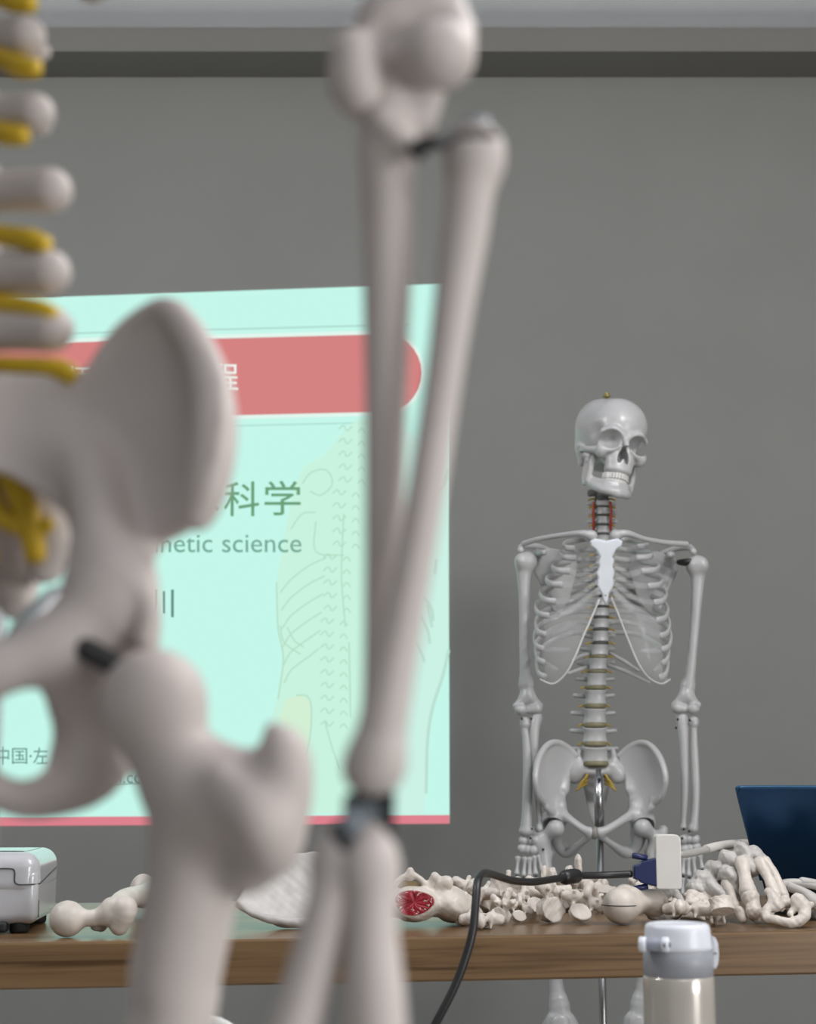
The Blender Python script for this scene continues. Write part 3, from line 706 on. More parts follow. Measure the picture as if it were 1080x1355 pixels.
part('shoulder_connector', (lambda s: s.mesh())(Sculpt(0.0014).chain([f(899, 744, 0.02), f(908, 744, 0.005), f(915, 742, 0.0)], [0.006, 0.008, 0.005], 0.003)), M['pin'])
part('shoulder_connector', (lambda s: s.mesh())(Sculpt(0.0014).chain([f(704, 742, 0.01), f(709, 742, 0.02)], [0.005, 0.005], 0.003)), M['pin'])
def lbone(pts, dys, rads, k=0.005, h=0.0016): 
    return Sculpt(h).chain([f(x, y, d) for (x, y), d in zip(pts, dys)], [r*KF for r in rads], k)
s = lbone([(695, 958), (694.5, 966), (697, 985), (698.5, 1030), (697.5, 1070), (696, 1098)], [0, 0, 0, -.005, -.01, -.01], [6.0, 4.6, 5.2, 6.2, 6.4, 7.5])
s.cap(f(695, 955, 0), f(695, 958, 0), 6.6*KF, k=0.002); s.ell(f(696, 1100, -.01), (9.0*KF, 0.010, 6*KF), k=0.006); part('radius_bone', s.mesh(), M['bone'])
s = lbone([(710, 950), (707, 965), (707.5, 1000), (711, 1045), (714, 1085), (714, 1096)], [.01, .005, 0, 0, 0, 0], [8.0, 7.0, 5.0, 4.4, 3.6, 5.2]); part('ulna_bone', s.mesh(), M['bone'])
s = lbone([(918, 957), (918.5, 966), (919, 990), (921, 1040), (919, 1085), (917.5, 1096)], [0, 0, 0, -.005, -.01, -.01], [5.6, 4.2, 5.0, 5.4, 5.6, 7.0])
s.cap(f(918.5, 954, 0), f(918.5, 957, 0), 6.4*KF, k=0.002); part('radius_bone', s.mesh(), M['bone'])
s = lbone([(903, 951), (904, 966), (905.5, 1000), (906, 1045), (904.5, 1085), (904.5, 1094)], [.01, .005, 0, 0, 0, 0], [8.2, 7.2, 5.6, 5.2, 4.0, 5.0]); part('ulna_bone', s.mesh(), M['bone'])
for x, y in ((690.5, 951), (703, 951), (897, 952), (913, 953), (895, 963)):
    part('elbow_pin', ball(f(x, y, -0.012), 0.0028, 10, 6), M['pin'])
def hand(cx, cy, mcs, g, hid=1.0):
    cells = [(-7, 0), (1, -1), (9, 0), (-12, 13), (-4.5, 13), (3.5, 12), (10.5, 11)]
    for i, (dx, dy) in enumerate(cells):
        s = Sculpt(0.0013); p = f(cx+g*dx, cy+dy, -0.005 + 0.004*(i % 2))
        s.ell(p, (6.0*KF, 0.008, 6.2*KF), rotm(0, 20*(i % 3)-20, 0), 0.002); s.ell(p+np.array([0.004*(-1)**i, 0.002, 0.003]), (4*KF, 0.007, 4.4*KF), None, 0.003); part('carpal_bone', s.mesh(), M['bone'])
    for (x0, y0, x1, y1) in mcs:
        a, b = f(x0, y0, -0.005), f(x1, y1, -0.012); part('metacarpal_bone', longbone(a, b, 0.0064, 0.0036, 0.0058, 12), M['bone'])
        part('knuckle_pin', ball(b + np.array([0, -0.003, -0.003]), 0.0032, 8, 6), M['pin'])
        d = (b-a)/np.linalg.norm(b-a); d = d + np.array([0, -0.1, -0.25]); d /= np.linalg.norm(d); q = b + d*0.004
        for ln, r in ((0.036, 0.0048), (0.023, 0.0042), (0.016, 0.0036)):
            part('finger_bone', longbone(q, q+d*ln, r, r*0.62, r*0.9, 10), M['bone']); q = q + d*(ln+0.003)
hand(701.5, 1112, [(685.6, 1133, 684, 1158), (695, 1134, 693, 1160), (701, 1134, 701.3, 1160), (707, 1132, 709, 1158), (712, 1131, 718, 1153)], -1)
hand(911, 1111, [(926, 1131, 930, 1150), (917, 1132, 921, 1159), (911, 1134, 912, 1160), (905, 1133, 904, 1158), (900, 1131, 897, 1153)], 1)
for x, y in ((698, 1099), (703.5, 1097), (702, 1109), (719, 1124), (722, 1147), (905, 1097), (912, 1100), (903, 1109)):
    part('wrist_pin', ball(f(x, y, -0.016), 0.0028, 8, 6), M['pin'])

# ---- pelvis
def hip(mx):
    s = Sculpt(0.0017)
    W = [(826, 1004), (836, 992), (848, 984), (860, 983), (870, 990), (878, 1003), (883, 1018), (884, 1030), (880, 1042), (873, 1053), (866, 1059), (861, 1058), (860, 1066), (853, 1074), (845, 1080), (838, 1076), (834, 1064), (833, 1048), (831, 1034), (824, 1016)]
    g = 1 if mx is None else -1
    X = (lambda x: x) if mx is None else (lambda x: 787 - (x-787)*0.85)
    dpt = lambda x: float(np.interp(x, [824, 884], [0.035, -0.055]))
    o0 = f(X(854), 1030, dpt(854)); a, b = f(X(824), 1030, dpt(824)), f(X(884), 1030, dpt(884))
    eu = (b-a); eu[2] = 0; eu /= np.linalg.norm(eu); ev = np.array([0, 0.12, 1.0]); ev /= np.linalg.norm(ev); nn = np.cross(eu, ev)
    poly = []
    for x, y in W:
        d = f(X(x), y) - np.array([0, 0, CAMH]); c = np.array([0, 0, CAMH]); t = np.dot(o0-c, nn)/np.dot(d, nn); q = c+d*t-o0
        poly.append((np.dot(q, eu), np.dot(q, ev)))
    sgn = 1.0 if np.dot(nn, [0, 1, 0]) > 0 else -1.0
    bend = lambda u, v: sgn*(0.010 - 5.0*(u*u) - 2.5*(v*v))
    def on(i, dy=0.0):
        u, v = poly[i]; return o0 + eu*u + ev*v + nn*float(bend(np.array([u]), np.array([v]))[0]) + np.array([0, dy, 0])
    s.plate(o0, eu, ev, poly, 0.007, bend, 0.003)
    s.chain([on(i) for i in range(0, 11)], [0.0055, 0.0055, 0.006, 0.0065, 0.007, 0.0075, 0.007, 0.0065, 0.006, 0.007, 0.0075], 0.004)
    s.chain([on(11), on(12), on(13)], [0.006, 0.008, 0.008], 0.005)
    ac = f(X(851), 1087, 0.0)
    s.ell(ac, (0.026, 0.026, 0.027), k=0.010)
    s.chain([f(X(840), 1066, 0.0), f(X(842), 1078, 0.0)], [0.012, 0.018], 0.01)
    s.chain([f(X(838), 1077, -0.01), f(X(820), 1088, -0.035), f(X(803), 1098, -0.05), f(X(794), 1101, -0.052)], [0.011, 0.008, 0.0085, 0.010], 0.008)
    s.chain([ac + np.array([-g*0.004, 0.02, -0.01]), f(X(842), 1118, 0.025), f(X(828), 1128, 0.02), f(X(808), 1116, -0.025), f(X(795), 1106, -0.048)], [0.020, 0.014, 0.012, 0.007, 0.0075], 0.008)
    s.chain([f(X(833), 1045, 0.02), f(X(829), 1018, 0.045), f(X(822), 1012, 0.055)], [0.009, 0.010, 0.011], 0.01)
    s.ell(f(X(852.5), 1096, -0.012), (0.0235, 0.026, 0.0235), k=0.002, op='s')
    return s.mesh()
part('hip_bone', hip(None), M['bone']); part('hip_bone', hip(1), M['bone'])
s = Sculpt(0.0016)
for g in (-1, 1):
    s.ell(f(789+g*27, 1021, 0.035), (0.022, 0.015, 0.026), rotm(0, g*-25, 0), 0.012)
    s.ell(f(789+g*18, 1014, 0.035), (0.016, 0.014, 0.013), rotm(0, g*20, 0), 0.012)
    s.chain([f(789+g*24, 1004, 0.035), f(789+g*22, 994, 0.04)], [0.009, 0.006], 0.006)
s.ell(f(789, 1021, 0.03), (0.028, 0.020, 0.012), k=0.010)
s.chain([f(789, 1028, 0.05), f(789, 1052, 0.085), f(789, 1078, 0.075), f(789, 1090, 0.055)], [0.030, 0.024, 0.014, 0.006], 0.012, 'u', (0, 1, 0), 0.4)
part('sacrum', s.mesh(), M['bone'])
for g in (-1, 1):
    for j in range(4):
        a = f(789+g*(9+j), 1022+5*j, 0.028); b = f(789+g*(20+2*j - 3*(j == 0)), 1034+4*j, 0.015)
        part('sacral_nerve', tube(spline([a, (a+b)/2+np.array([0, -0.006, 0.002]), b], 4), 0.0024, 7), M['nerve'])
part('symphysis_disc', (lambda s: s.mesh())(Sculpt(0.0014).ell(f(787, 1102, -0.054), (0.0085, 0.010, 0.0135), k=0.001)), mat('symphysis_grey', (0.24, 0.23, 0.20), 0.4, var=0.1))
def femur(hx, hy, g, kx):
    s = Sculpt(0.0018)
    s.ell(f(hx, hy, -0.012), (0.0185, 0.0185, 0.0185), k=0.003)
    s.chain([f(hx, hy, -0.012), f(hx+g*16, hy+12, 0.0)], [0.0115, 0.0125], 0.010)
    s.chain([f(hx+g*28, hy+4, 0.012), f(hx+g*22, hy+20, 0.006)], [0.010, 0.0155], 0.010)
    s.cap(f(hx+g*8, hy+34, 0.02), f(hx+g*12, hy+34, 0.01), 0.009, 0.012, 0.008)
    s.chain([f(hx+g*19, hy+20, 0.004), f(hx+g*15, hy+45, 0), f(kx+g*9, 1220, -0.01), f(kx+g*6, 1300, 0.0), f(kx+g*2, 1330, 0.0)], [0.0165, 0.0140, 0.0125, 0.0138, 0.022], 0.012)
    for q in (-1, 1): s.ell(f(kx+q*12.5, 1361, 0.005), (0.0195, 0.030, 0.0215), k=0.012)
    s.ell(f(kx, 1348, -0.008), (0.028, 0.018, 0.016), k=0.014)
    return s.mesh()
part('femur', femur(850, 1094.5, 1, 845), M['bone']); part('femur', femur(736, 1096, -1, 742), M['bone'])
# lower legs, feet and the roller stand (below the table)
for g, kx in ((1, 845), (-1, 742)):
    k = f(kx, 1378, 0.0); an = np.array([k[0]-g*0.005, k[1]+0.005, 0.13])
    s = Sculpt(0.0022); s.ell(k, (0.036, 0.025, 0.014), k=0.01); s.chain([k, k*0.8+an*0.2, k*0.4+an*0.6, an], [0.026, 0.016, 0.012, 0.018], 0.012); part('tibia', s.mesh(), M['bone'])
    part('fibula', longbone(k+np.array([g*0.036, 0.015, -0.03]), an+np.array([g*0.026, 0.006, -0.015]), 0.009, 0.006, 0.010, 10), M['bone'])
    part('patella', (lambda s: s.mesh())(Sculpt(0.002).ell(f(kx, 1356, -0.04), (0.020, 0.009, 0.021), k=0.001)), M['bone'])
    s = Sculpt(0.0022); s.ell(an+np.array([0, 0, -0.03]), (0.022, 0.028, 0.016), k=0.01); s.ell(an+np.array([0, 0.03, -0.055]), (0.018, 0.030, 0.020), k=0.01); s.ell(an+np.array([0, -0.045, -0.045]), (0.028, 0.030, 0.014), k=0.012)
    part('ankle_bone', s.mesh(), M['bone'])
    for j in range(5):
        a = an+np.array([(j-2)*0.012, -0.07, -0.05]); b = an+np.array([(j-2)*0.017, -0.135+abs(j-1.5)*0.004, -0.077]); part('metatarsal_bone', longbone(a, b, 0.008, 0.005, 0.007, 10), M['bone'])
        part('toe_bone', longbone(b+np.array([0, -0.005, 0]), b+np.array([0, -0.04, -0.006]), 0.0065, 0.004, 0.005, 10), M['bone'])
pole_t = f(789.5, 1024, 0.0); pole_j = f(789.5, 1090, 0.0)
part('stand_pole', lathe([(0.0075, 0), (0.0075, pole_j[2])], (pole_t[0], pole_t[1]-0.035, 0), 20), M['chrome'], label='chrome stand pole')
part('pole_sleeve', lathe([(0.0098, pole_j[2]-0.01), (0.0098, pole_t[2]-0.006), (0.006, pole_t[2]-0.005), (0.006, pole_t[2]+0.01)], (pole_t[0], pole_t[1]-0.035, 0), 20), M['chrome'])
part('sleeve_screw', ball((pole_t[0], pole_t[1]-0.047, pole_t[2]-0.012), 0.004, 10, 6), M['pin'])
for j in range(5):
    a = 2*math.pi*j/5+0.3; c = np.array([pole_t[0], pole_t[1]-0.035, 0.055]); e = c + np.array([0.27*math.cos(a), 0.27*math.sin(a), -0.005])
    part('stand_foot', tube([c, e], [0.016, 0.012], 10), M['pin']); part('caster', lathe([(0.022, -0.012), (0.025, -0.009), (0.025, 0.009), (0.022, 0.012)], (e[0], e[1], 0.025), 14), M['foot'])

# ================================================================ the blurred skeleton close to the camera
YN = 0.71; KN = kpx(YN)
def n_(px, py, dy=0.0): return P(px, py, YN + dy)
YA = 0.60; KA = kpx(YA)
def a_(px, py, dy=0.0): return P(px, py, YA + dy)
nb = n_(-95, 700, 0.06); nb[2] = 0
ns = thing('skeleton_model', 'large blurred ivory skeleton close up in the left foreground, hip and forearm in front', 'skeleton', nb)
def npart(name, VF, m=None, label=None):
    o = obj(name, VF, m or M['bone_near'], ns)
    if label: o['label'] = label
    return o
# hip bone: wing, rim, socket, pubic and seat branches
s = Sculpt(0.0016)
W = [(-20, 575), (40, 535), (100, 510), (122, 495), (135, 470), (150, 442), (174, 416), (200, 392), (214, 390), (234, 412), (260, 455), (280, 490), (290, 538), (288, 590), (274, 640), (256, 676), (242, 688), (220, 692), (188, 708), (164, 738), (154, 770), (110, 770), (112, 735), (100, 690), (60, 655), (0, 640)]
dW = lambda x: float(np.interp(x, [30, 300], [0.055, -0.035]))
a0, b0 = n_(30, 600, dW(30)), n_(300, 600, dW(300)); eu = b0-a0; eu[2] = 0; eu /= np.linalg.norm(eu); ev = np.array([0, 0.10, 1.0]); ev /= np.linalg.norm(ev); nn = np.cross(eu, ev)
o0 = n_(190, 560, dW(190)); cc = np.array([0, 0, CAMH])
def onW(x, y):
    d = ray(x, y); t = np.dot(o0-cc, nn)/np.dot(d, nn); q = cc+d*t-o0; return np.dot(q, eu), np.dot(q, ev)
polyW = [onW(x, y) for x, y in W]
bendW = lambda u, v: -0.020 + 8.0*((u-0.004)**2) + 2.4*(v**2)
def pW(x, y, off=0.0):
    u, v = onW(x, y); return o0+eu*u+ev*v+nn*(float(bendW(np.array(u), np.array(v)))+off)
s.plate(o0, eu, ev, polyW, 0.0075, bendW, 0.004)
rim = [(118, 505), (150, 442), (182, 408), (206, 399), (226, 422), (248, 464), (262, 505), (267, 550), (264, 598), (254, 640), (242, 668)]
s.chain([pW(x, y, 0.003*min(1, i/5)) for i, (x, y) in enumerate(rim)], [0.004, 0.0045, 0.005, 0.0058, 0.0068, 0.0080, 0.0092, 0.0100, 0.0100, 0.0092, 0.0080], 0.004)
s.chain([n_(40, 600, 0.055), n_(110, 615, 0.03), n_(132, 690, 0.012), n_(140, 768, 0.0)], [0.016, 0.014, 0.0130, 0.0175], 0.014)     # thick bar to the socket
s.ell(n_(163, 815, 0.012), (0.0165, 0.026, 0.0230), k=0.012)                                                                # socket
s.chain([n_(178, 762, -0.01), n_(196, 800, -0.012), n_(192, 845, -0.010)], [0.0045, 0.005, 0.006], 0.005)                   # socket rim
s.chain([n_(150, 770, -0.004), n_(95, 830, -0.012), n_(40, 866, -0.02), n_(-30, 895, -0.025), n_(-80, 910, -0.02)], [0.0165, 0.0125, 0.0115, 0.0125, 0.013], 0.010)
s.chain([n_(140, 860, 0.018), n_(135, 930, 0.025), n_(122, 1000, 0.022), n_(82, 1044, 0.012), n_(20, 1056, 0.0), n_(-50, 1010, -0.012), n_(-78, 940, -0.018)], [0.0205, 0.0195, 0.0185, 0.0115, 0.0078, 0.0075, 0.008], 0.010)
s.cap(n_(80, 870, -0.008), n_(100, 920, 0.01), 0.014, 0.012, 0.014)
npart('hip_bone', s.mesh())
npart('hip_connector', (lambda s: s.mesh())(Sculpt(0.0013).chain([n_(112, 858, -0.020), n_(150, 878, -0.021)], [0.0052, 0.0052], 0.002)), M['pin'], 'dark hip joint connector')
# femur
s = Sculpt(0.0017)
s.ell(n_(203, 930, -0.022), (0.0225, 0.0225, 0.0228), k=0.004)
s.chain([n_(205, 950, -0.022), n_(234, 1010, -0.025), n_(300, 1066, -0.03)], [0.0185, 0.0165, 0.0185], 0.006)
s.chain([n_(361, 966, -0.040), n_(376, 1000, -0.042), n_(372, 1060, -0.042), n_(355, 1115, -0.038), n_(330, 1150, -0.030)], [0.0035, 0.0105, 0.0125, 0.0125, 0.010], 0.008)
s.chain([n_(300, 1040, -0.045), n_(340, 1085, -0.052), n_(360, 1120, -0.046)], [0.008, 0.011, 0.009], 0.010)
RN = rotm(0, 0, -25); NO = np.array([n_(-88, 700)[0], YN+0.07, n_(210, 390)[2]-f(852, 983)[2]+0.012]); FO = np.array([base[0], YF+0.03, 0.0])
def far2near(p, dz=None): return RN @ (np.asarray(p)-FO) + np.array([NO[0], NO[1], NO[2] if dz is None else dz])
kn = far2near(f(845, 1361, 0.0)); s0 = n_(222, 1380, -0.01)
s.cap(n_(285, 1026, -0.028), n_(345, 1030, -0.036), 0.0118, 0.0120, 0.006)
s.chain([n_(256, 1046, -0.02), n_(262, 1090, -0.018), n_(255, 1170, -0.015), n_(232, 1290, -0.012), s0, s0*0.35+kn*0.65, kn+np.array([0, 0, 0.045])], [0.0205, 0.0205, 0.0195, 0.0190, 0.0172, 0.0150, 0.022], 0.012)
for q_ in (-1, 1): s.ell(kn+RN@np.array([q_*0.0195, 0.005, 0]), (0.020, 0.028, 0.022), k=0.012)
npart('femur', s.mesh())
# spine at the frame's left edge: bodies, side processes, nerves
vy = [(-300, -215), (-170, -90), (-72, 3), (48, 78), (150, 178), (252, 318), (360, 407), (436, 492)]
tips = [40, 45, 50, 36, 48, 68, 66, 70]
for i, ((y, ny), tx) in enumerate(zip(vy, tips)):
    o = link('vertebra', ME_LUM, ns); o.material_slots[0].link = 'OBJECT'; o.material_slots[0].material = M['bone_near']
    p = n_(-78, y-5, 0.045); o.location = p - nb; o.scale = (1.05, 1.0, 1.02)
    r = 26*KN
    npart('transverse_process', (lambda s: s.mesh())(Sculpt(0.0016).chain([n_(-62, y+6, 0.05), n_(0, y+2, 0.045), n_(tx-2, y, 0.035)], [0.013, 0.0098, 0.0098 if i < 5 else 0.0108], 0.006)))
    if i < 7: npart('intervertebral_disc', (lambda v: (v[0]+n_(-78, (y+vy[i+1][0])/2-5, 0.045), v[1]))(disc_vf(0.0235, 0.017, 0.011)), M['disc_l'])
    ends = {3: (50, 88), 4: (34, 178), 5: (62, 324), 6: (74, 418), 7: (98, 496)}.get(i, (44, ny))
    npart('spinal_nerve', tube(spline([n_(-60, ny-12, 0.06), n_(-10, ny-8, 0.045), n_(ends[0]-25, ends[1]-7 if i > 4 else ends[1], 0.032), n_(ends[0], ends[1]+2, 0.028)], 6), [0.0040, 0.0050, 0.0056, 0.0046], 10), M['nerve_near'])
npart('rib_tip', tube(spline([n_(60, -70, 0.06), n_(105, -22, 0.045), n_(126, -8, 0.04), n_(150, -30, 0.03)], 6), [0.004, 0.005, 0.005, 0.004], 10), None)
npart('sacrum', (lambda s: s.mesh())(Sculpt(0.0018).ell(n_(0, 575, 0.065), (0.024, 0.020, 0.022), rotm(0, 20, 0), 0.012).ell(n_(-78, 560, 0.055), (0.028, 0.020, 0.030), k=0.02).ell(n_(-160, 575, 0.065), (0.024, 0.020, 0.022), k=0.012)
      .chain([n_(-70, 590, 0.075), n_(-20, 680, 0.105), n_(10, 740, 0.11), n_(20, 800, 0.095)], [0.034, 0.030, 0.020, 0.008], 0.015, 'u', (0, 1, 0), 0.5).chain([n_(20, 620, 0.075), n_(70, 690, 0.075), n_(60, 745, 0.085)], [0.012, 0.012, 0.010], 0.012)))
for pts, r in (([(-10, 585), (20, 640), (38, 690), (48, 742)], 0.0062), ([(-30, 600), (-10, 660), (10, 690), (48, 700), (68, 690)], 0.0045), ([(-40, 620), (-25, 690), (-12, 745)], 0.0045)):
    npart('sacral_nerve', tube(spline([n_(x, y, 0.05) for x, y in pts], 6), [r, r*1.1, r, r*0.8], 10), M['nerve_near'])
npart('symphysis_disc', (lambda s: s.mesh())(Sculpt(0.0016).ell(n_(-88, 915, -0.022), (0.010, 0.013, 0.020), k=0.002)), M['sleeve'])
npart('pelvic_ligament', (lambda s: s.mesh())(Sculpt(0.0016).chain([n_(74, 790, 0.07), n_(45, 822, 0.05), n_(20, 850, 0.03)], [0.0055, 0.0075, 0.0055], 0.003)), mat('ligament_pale', (0.27, 0.30, 0.31), 0.3, var=0.05))
npart('stand_pole', lathe([(0.012, 0), (0.012, n_(0, 690, 0.12)[2])], (n_(-22, 760, 0.12)[0], YN+0.12, 0), 24), M['pole_grey'], 'grey steel stand pole')
# arm: humerus end, ulna, radius, wrist bracket, hand bones
s = Sculpt(0.0014)
s.chain([a_(548, 20, 0.012), a_(548, -60, 0.012), a_(556, -300, 0.012), a_(565, -700, 0.012), a_(570, -950, 0.012)], [0.0150, 0.0125, 0.0105, 0.0125, 0.018], 0.01)
s.ell(a_(568, -985, 0.012), (0.023, 0.022, 0.022), k=0.01)
s.chain([a_(545, -10, 0.01), a_(512, 30, 0.008)], [0.012, 0.0125], 0.008)
s.chain([a_(565, -20, 0.01), a_(592, 40, 0.008)], [0.011, 0.0110], 0.008)
s.ell(a_(575, 74, -0.004), (0.0150, 0.0145, 0.0140), k=0.005)
s.ell(a_(602, 66, 0.004), (0.0080, 0.011, 0.0135), k=0.006)
s.chain([a_(468, 72, -0.002), a_(472, 118, 0.0), a_(484, 140, 0.002)], [0.0100, 0.0105, 0.0070], 0.005)
s.chain([a_(446, 92, 0.010), a_(446, 118, 0.012)], [0.004, 0.004], 0.006)
s.cap(a_(500, 60, 0.008), a_(545, 95, 0.008), 0.0100, 0.0105, 0.006)
s.ell(a_(516, 34, -0.012), (0.0065, 0.008, 0.0070), k=0.006, op='s')
npart('humerus', s.mesh())
s = Sculpt(0.0014)
s.chain([a_(536, 95, 0.014), a_(522, 140, 0.008), a_(512, 185, 0.004), a_(513, 300, 0.006), a_(511, 500, 0.006), a_(508, 720, 0.008), a_(502, 900, 0.012), a_(500, 1000, 0.012)], [0.011, 0.0115, 0.0112, 0.0102, 0.0082, 0.0072, 0.0060, 0.007], 0.006)
s.chain([a_(505, 160, -0.006), a_(528, 182, -0.006), a_(540, 190, -0.003)], [0.0045, 0.0050, 0.004], 0.005)
s.cap(a_(562, 120, 0.004), a_(556, 178, 0.006), 0.0085, 0.005, 0.006)
npart('ulna_bone', s.mesh())
s = Sculpt(0.0014)
s.chain([a_(629, 200, -0.004), a_(627, 214, -0.004)], [0.0112, 0.0112], 0.003)
s.chain([a_(627, 210, -0.004), a_(620, 262, -0.004), a_(614, 310, -0.004), a_(601, 400, -0.006), a_(587, 500, -0.008), a_(566, 640, -0.010), a_(543, 770, -0.010), a_(522, 880, -0.010), a_(502, 985, -0.008)], [0.0112, 0.0096, 0.0092, 0.0078, 0.0070, 0.0070, 0.0073, 0.0080, 0.0092], 0.004)
s.ell(a_(494, 1018, -0.006), (0.0112, 0.0105, 0.0100), k=0.008)
s.ell(a_(629, 178, -0.012), (0.009, 0.009, 0.0025), k=0.002, op='s')
npart('radius_bone', s.mesh())
npart('elbow_wire', tube(spline([a_(548, 202, -0.012), a_(562, 192, -0.014), a_(585, 188, -0.015), a_(605, 178, -0.008), a_(625, 172, -0.004)], 5), [0.0042, 0.0032, 0.0024, 0.0024, 0.0040], 10), M['pin'], 'black elbow wire')
e = a_(630, 172, -0.004)
npart('elbow_screw', lathe([(0.0035, -0.005), (0.0035, 0.0), (0.0060, 0.0), (0.0060, 0.003), (0.004, 0.0042)], e, 16), M['zinc'])
c = a_(486, 1078, -0.002)
wb = thing_o = npart('wrist_bracket', (lambda v: v)(box(c+np.array([-0.0085, -0.006, -0.0075]), c+np.array([0.0085, 0.006, 0.0068]))), M['zinc'], 'grey metal wrist bracket'); bev(wb, 0.0012)
obj('bracket_band', join([box(c+np.array([-0.0070, -0.007, 0.0040]), c+np.array([0.0100, 0.007, 0.0080])), box(c+np.array([0.0050, -0.0072, -0.0105]), c+np.array([0.0098, 0.007, 0.005]))]), M['pin'], wb, smooth=False)
bl = lathe([(0.0042, 0), (0.0042, 0.003), (0.0028, 0.004)], (0, 0, 0), 18); V = bl[0] @ rotm(90, 0, 0).T + a_(466, 1091, -0.010); obj('bracket_bolt', (V, bl[1]), M['zinc'], wb)
s = Sculpt(0.0014).chain([a_(462, 1128, -0.004), a_(440, 1190, -0.008), a_(418, 1270, -0.012), a_(388, 1370, -0.016), a_(360, 1450, -0.02)], [0.0092, 0.0088, 0.0090, 0.0092, 0.0100], 0.006).ell(a_(446, 1140, -0.004), (0.0095, 0.009, 0.010), k=0.006); npart('hand_bone', s.mesh())
s = Sculpt(0.0014).chain([a_(493, 1112, -0.004), a_(492, 1170, -0.010), a_(492, 1240, -0.014), a_(496, 1320, -0.018), a_(500, 1440, -0.02)], [0.0078, 0.0088, 0.0094, 0.0106, 0.0112], 0.006).ell(a_(488, 1150, -0.010), (0.0105, 0.010, 0.011), k=0.006); npart('hand_bone', s.mesh())
npart('hand_pin', (lambda s: s.mesh())(Sculpt(0.0012).cap(a_(455, 1105, -0.008), a_(462, 1122, -0.010), 0.0052, 0.005, 0.002)), M['pin'])

# the rest of its body, out of view around the frame
arm_side = {'hip_bone', 'femur', 'humerus', 'radius_bone', 'ulna_bone', 'carpal_bone', 'metacarpal_bone', 'finger_bone', 'knuckle_pin', 'wrist_pin', 'elbow_pin', 'shoulder_connector'}
skip = {'sacrum', 'sacral_nerve', 'symphysis_disc', 'stand_pole', 'pole_sleeve', 'sleeve_screw', 'vertebral_artery'}
for ch_ in list(sk.children):
    nm = ch_.name.split('.')[0]; wp = np.array(ch_.location) + base
    if nm in skip or (nm in arm_side and wp[0] > base[0]): continue
    if nm == 'rib' and f(790, 905)[2] < wp[2] < f(790, 868)[2] and abs(wp[0]-base[0]) < 0.09: continue
    if nm in ('vertebra', 'intervertebral_disc', 'spinal_nerve') and wp[2] < f(790, 862)[2]: continue
    stand = nm in ('stand_foot', 'caster')
    c_ = copy_obj(ch_, ns, M['bone_near'] if ch_.active_material and ch_.active_material.name.startswith('bone_plastic') else None)
    c_.location = far2near(wp, 0.0 if stand else NO[2] + (0.06 if wp[2] > f(790, 940)[2] and nm not in arm_side else 0.0)) - nb; c_.rotation_euler = (ch_.rotation_euler.x, ch_.rotation_euler.y, math.radians(-25))
    for g_ in ch_.children:
        e_ = copy_obj(g_, c_, M['bone_near'] if g_.active_material and g_.active_material.name.startswith('bone_plastic') else None)

# ================================================================ things on the long table
def rest(V, z=TZ):                     # let a shape stand on the table
    V = np.array(V, float); V[:, 2] += z + 0.0005 - V[:, 2].min(); return V
def bone_thing(name, label, VF, m, cat='bone', group=None, lift=None):
    V, F = VF; V = rest(V, TZ if lift is None else lift)
    return setp(obj(name, (V, F), m), label, cat, group)
# ---- femur at the left
Y0 = TP(90, 1243)[1] + 0.024
def q(px, py, dy=0.0): return P(px, py, Y0 + dy)
K0 = kpx(Y0)
s = Sculpt(0.0014)
s.ell(q(89, 1217), (0.0230,)*3, k=0.002)
s.chain([q(100, 1216), q(122, 1216), q(142, 1212)], [0.0115, 0.0105, 0.0135], 0.006)
s.chain([q(146, 1200), q(166, 1203, -.008), q(158, 1226, -.004)], [0.0095, 0.0150, 0.0125], 0.005)
s.cap(q(128, 1224, 0.012), q(134, 1226, 0.014), 0.009, 0.008, 0.006)
s.chain([q(150, 1208, 0.0), q(165, 1192, 0.06), q(190, 1184, 0.20), q(205, 1180, 0.34)], [0.0155, 0.0145, 0.0135, 0.020], 0.010)
for dx in (-16, 14): s.ell(q(205+dx, 1180, 0.37), (0.020, 0.026, 0.0255), k=0.012)
V, F = s.mesh()
fem = setp(obj('femur_bone', (rest(V), F), M['bone_table']), 'cream thigh bone with a round ball head beside the white projector', 'bone')
# ---- hip wing piece
Y0 = TP(370, 1229)[1] + 0.02
s = Sculpt(0.0014, 0.0007, 160.0)
pl = [(312, 1200), (326, 1178), (338, 1160), (356, 1148), (382, 1140), (420, 1138), (452, 1150), (462, 1190), (450, 1222), (410, 1228), (370, 1226), (338, 1214)]
oq = q(385, 1190); poly = [((q(x, y)-oq)[0], (q(x, y)-oq)[2]*1.25) for x, y in pl]
s.plate(oq, (1, 0.15, 0), (0, 0.65, 1), poly, 0.008, lambda u, v: -0.008+2.2*u*u+2.0*v*v, 0.003)
s.chain([q(314, 1203, -.015), q(340, 1216, -.03), q(372, 1224, -.035), q(412, 1226, -.035), q(450, 1220, -.03)], [0.0035, 0.005, 0.006, 0.006, 0.006], 0.006)
s.chain([q(340, 1158, .03), q(355, 1150, .03), q(385, 1140, .04), q(420, 1138, .04)], [0.0035, 0.005, 0.0035, 0.005], 0.004)
bone_thing('hip_bone', 'broad white hip bone wing lying behind the blurred hand', s.mesh(), M['bone_grey'])
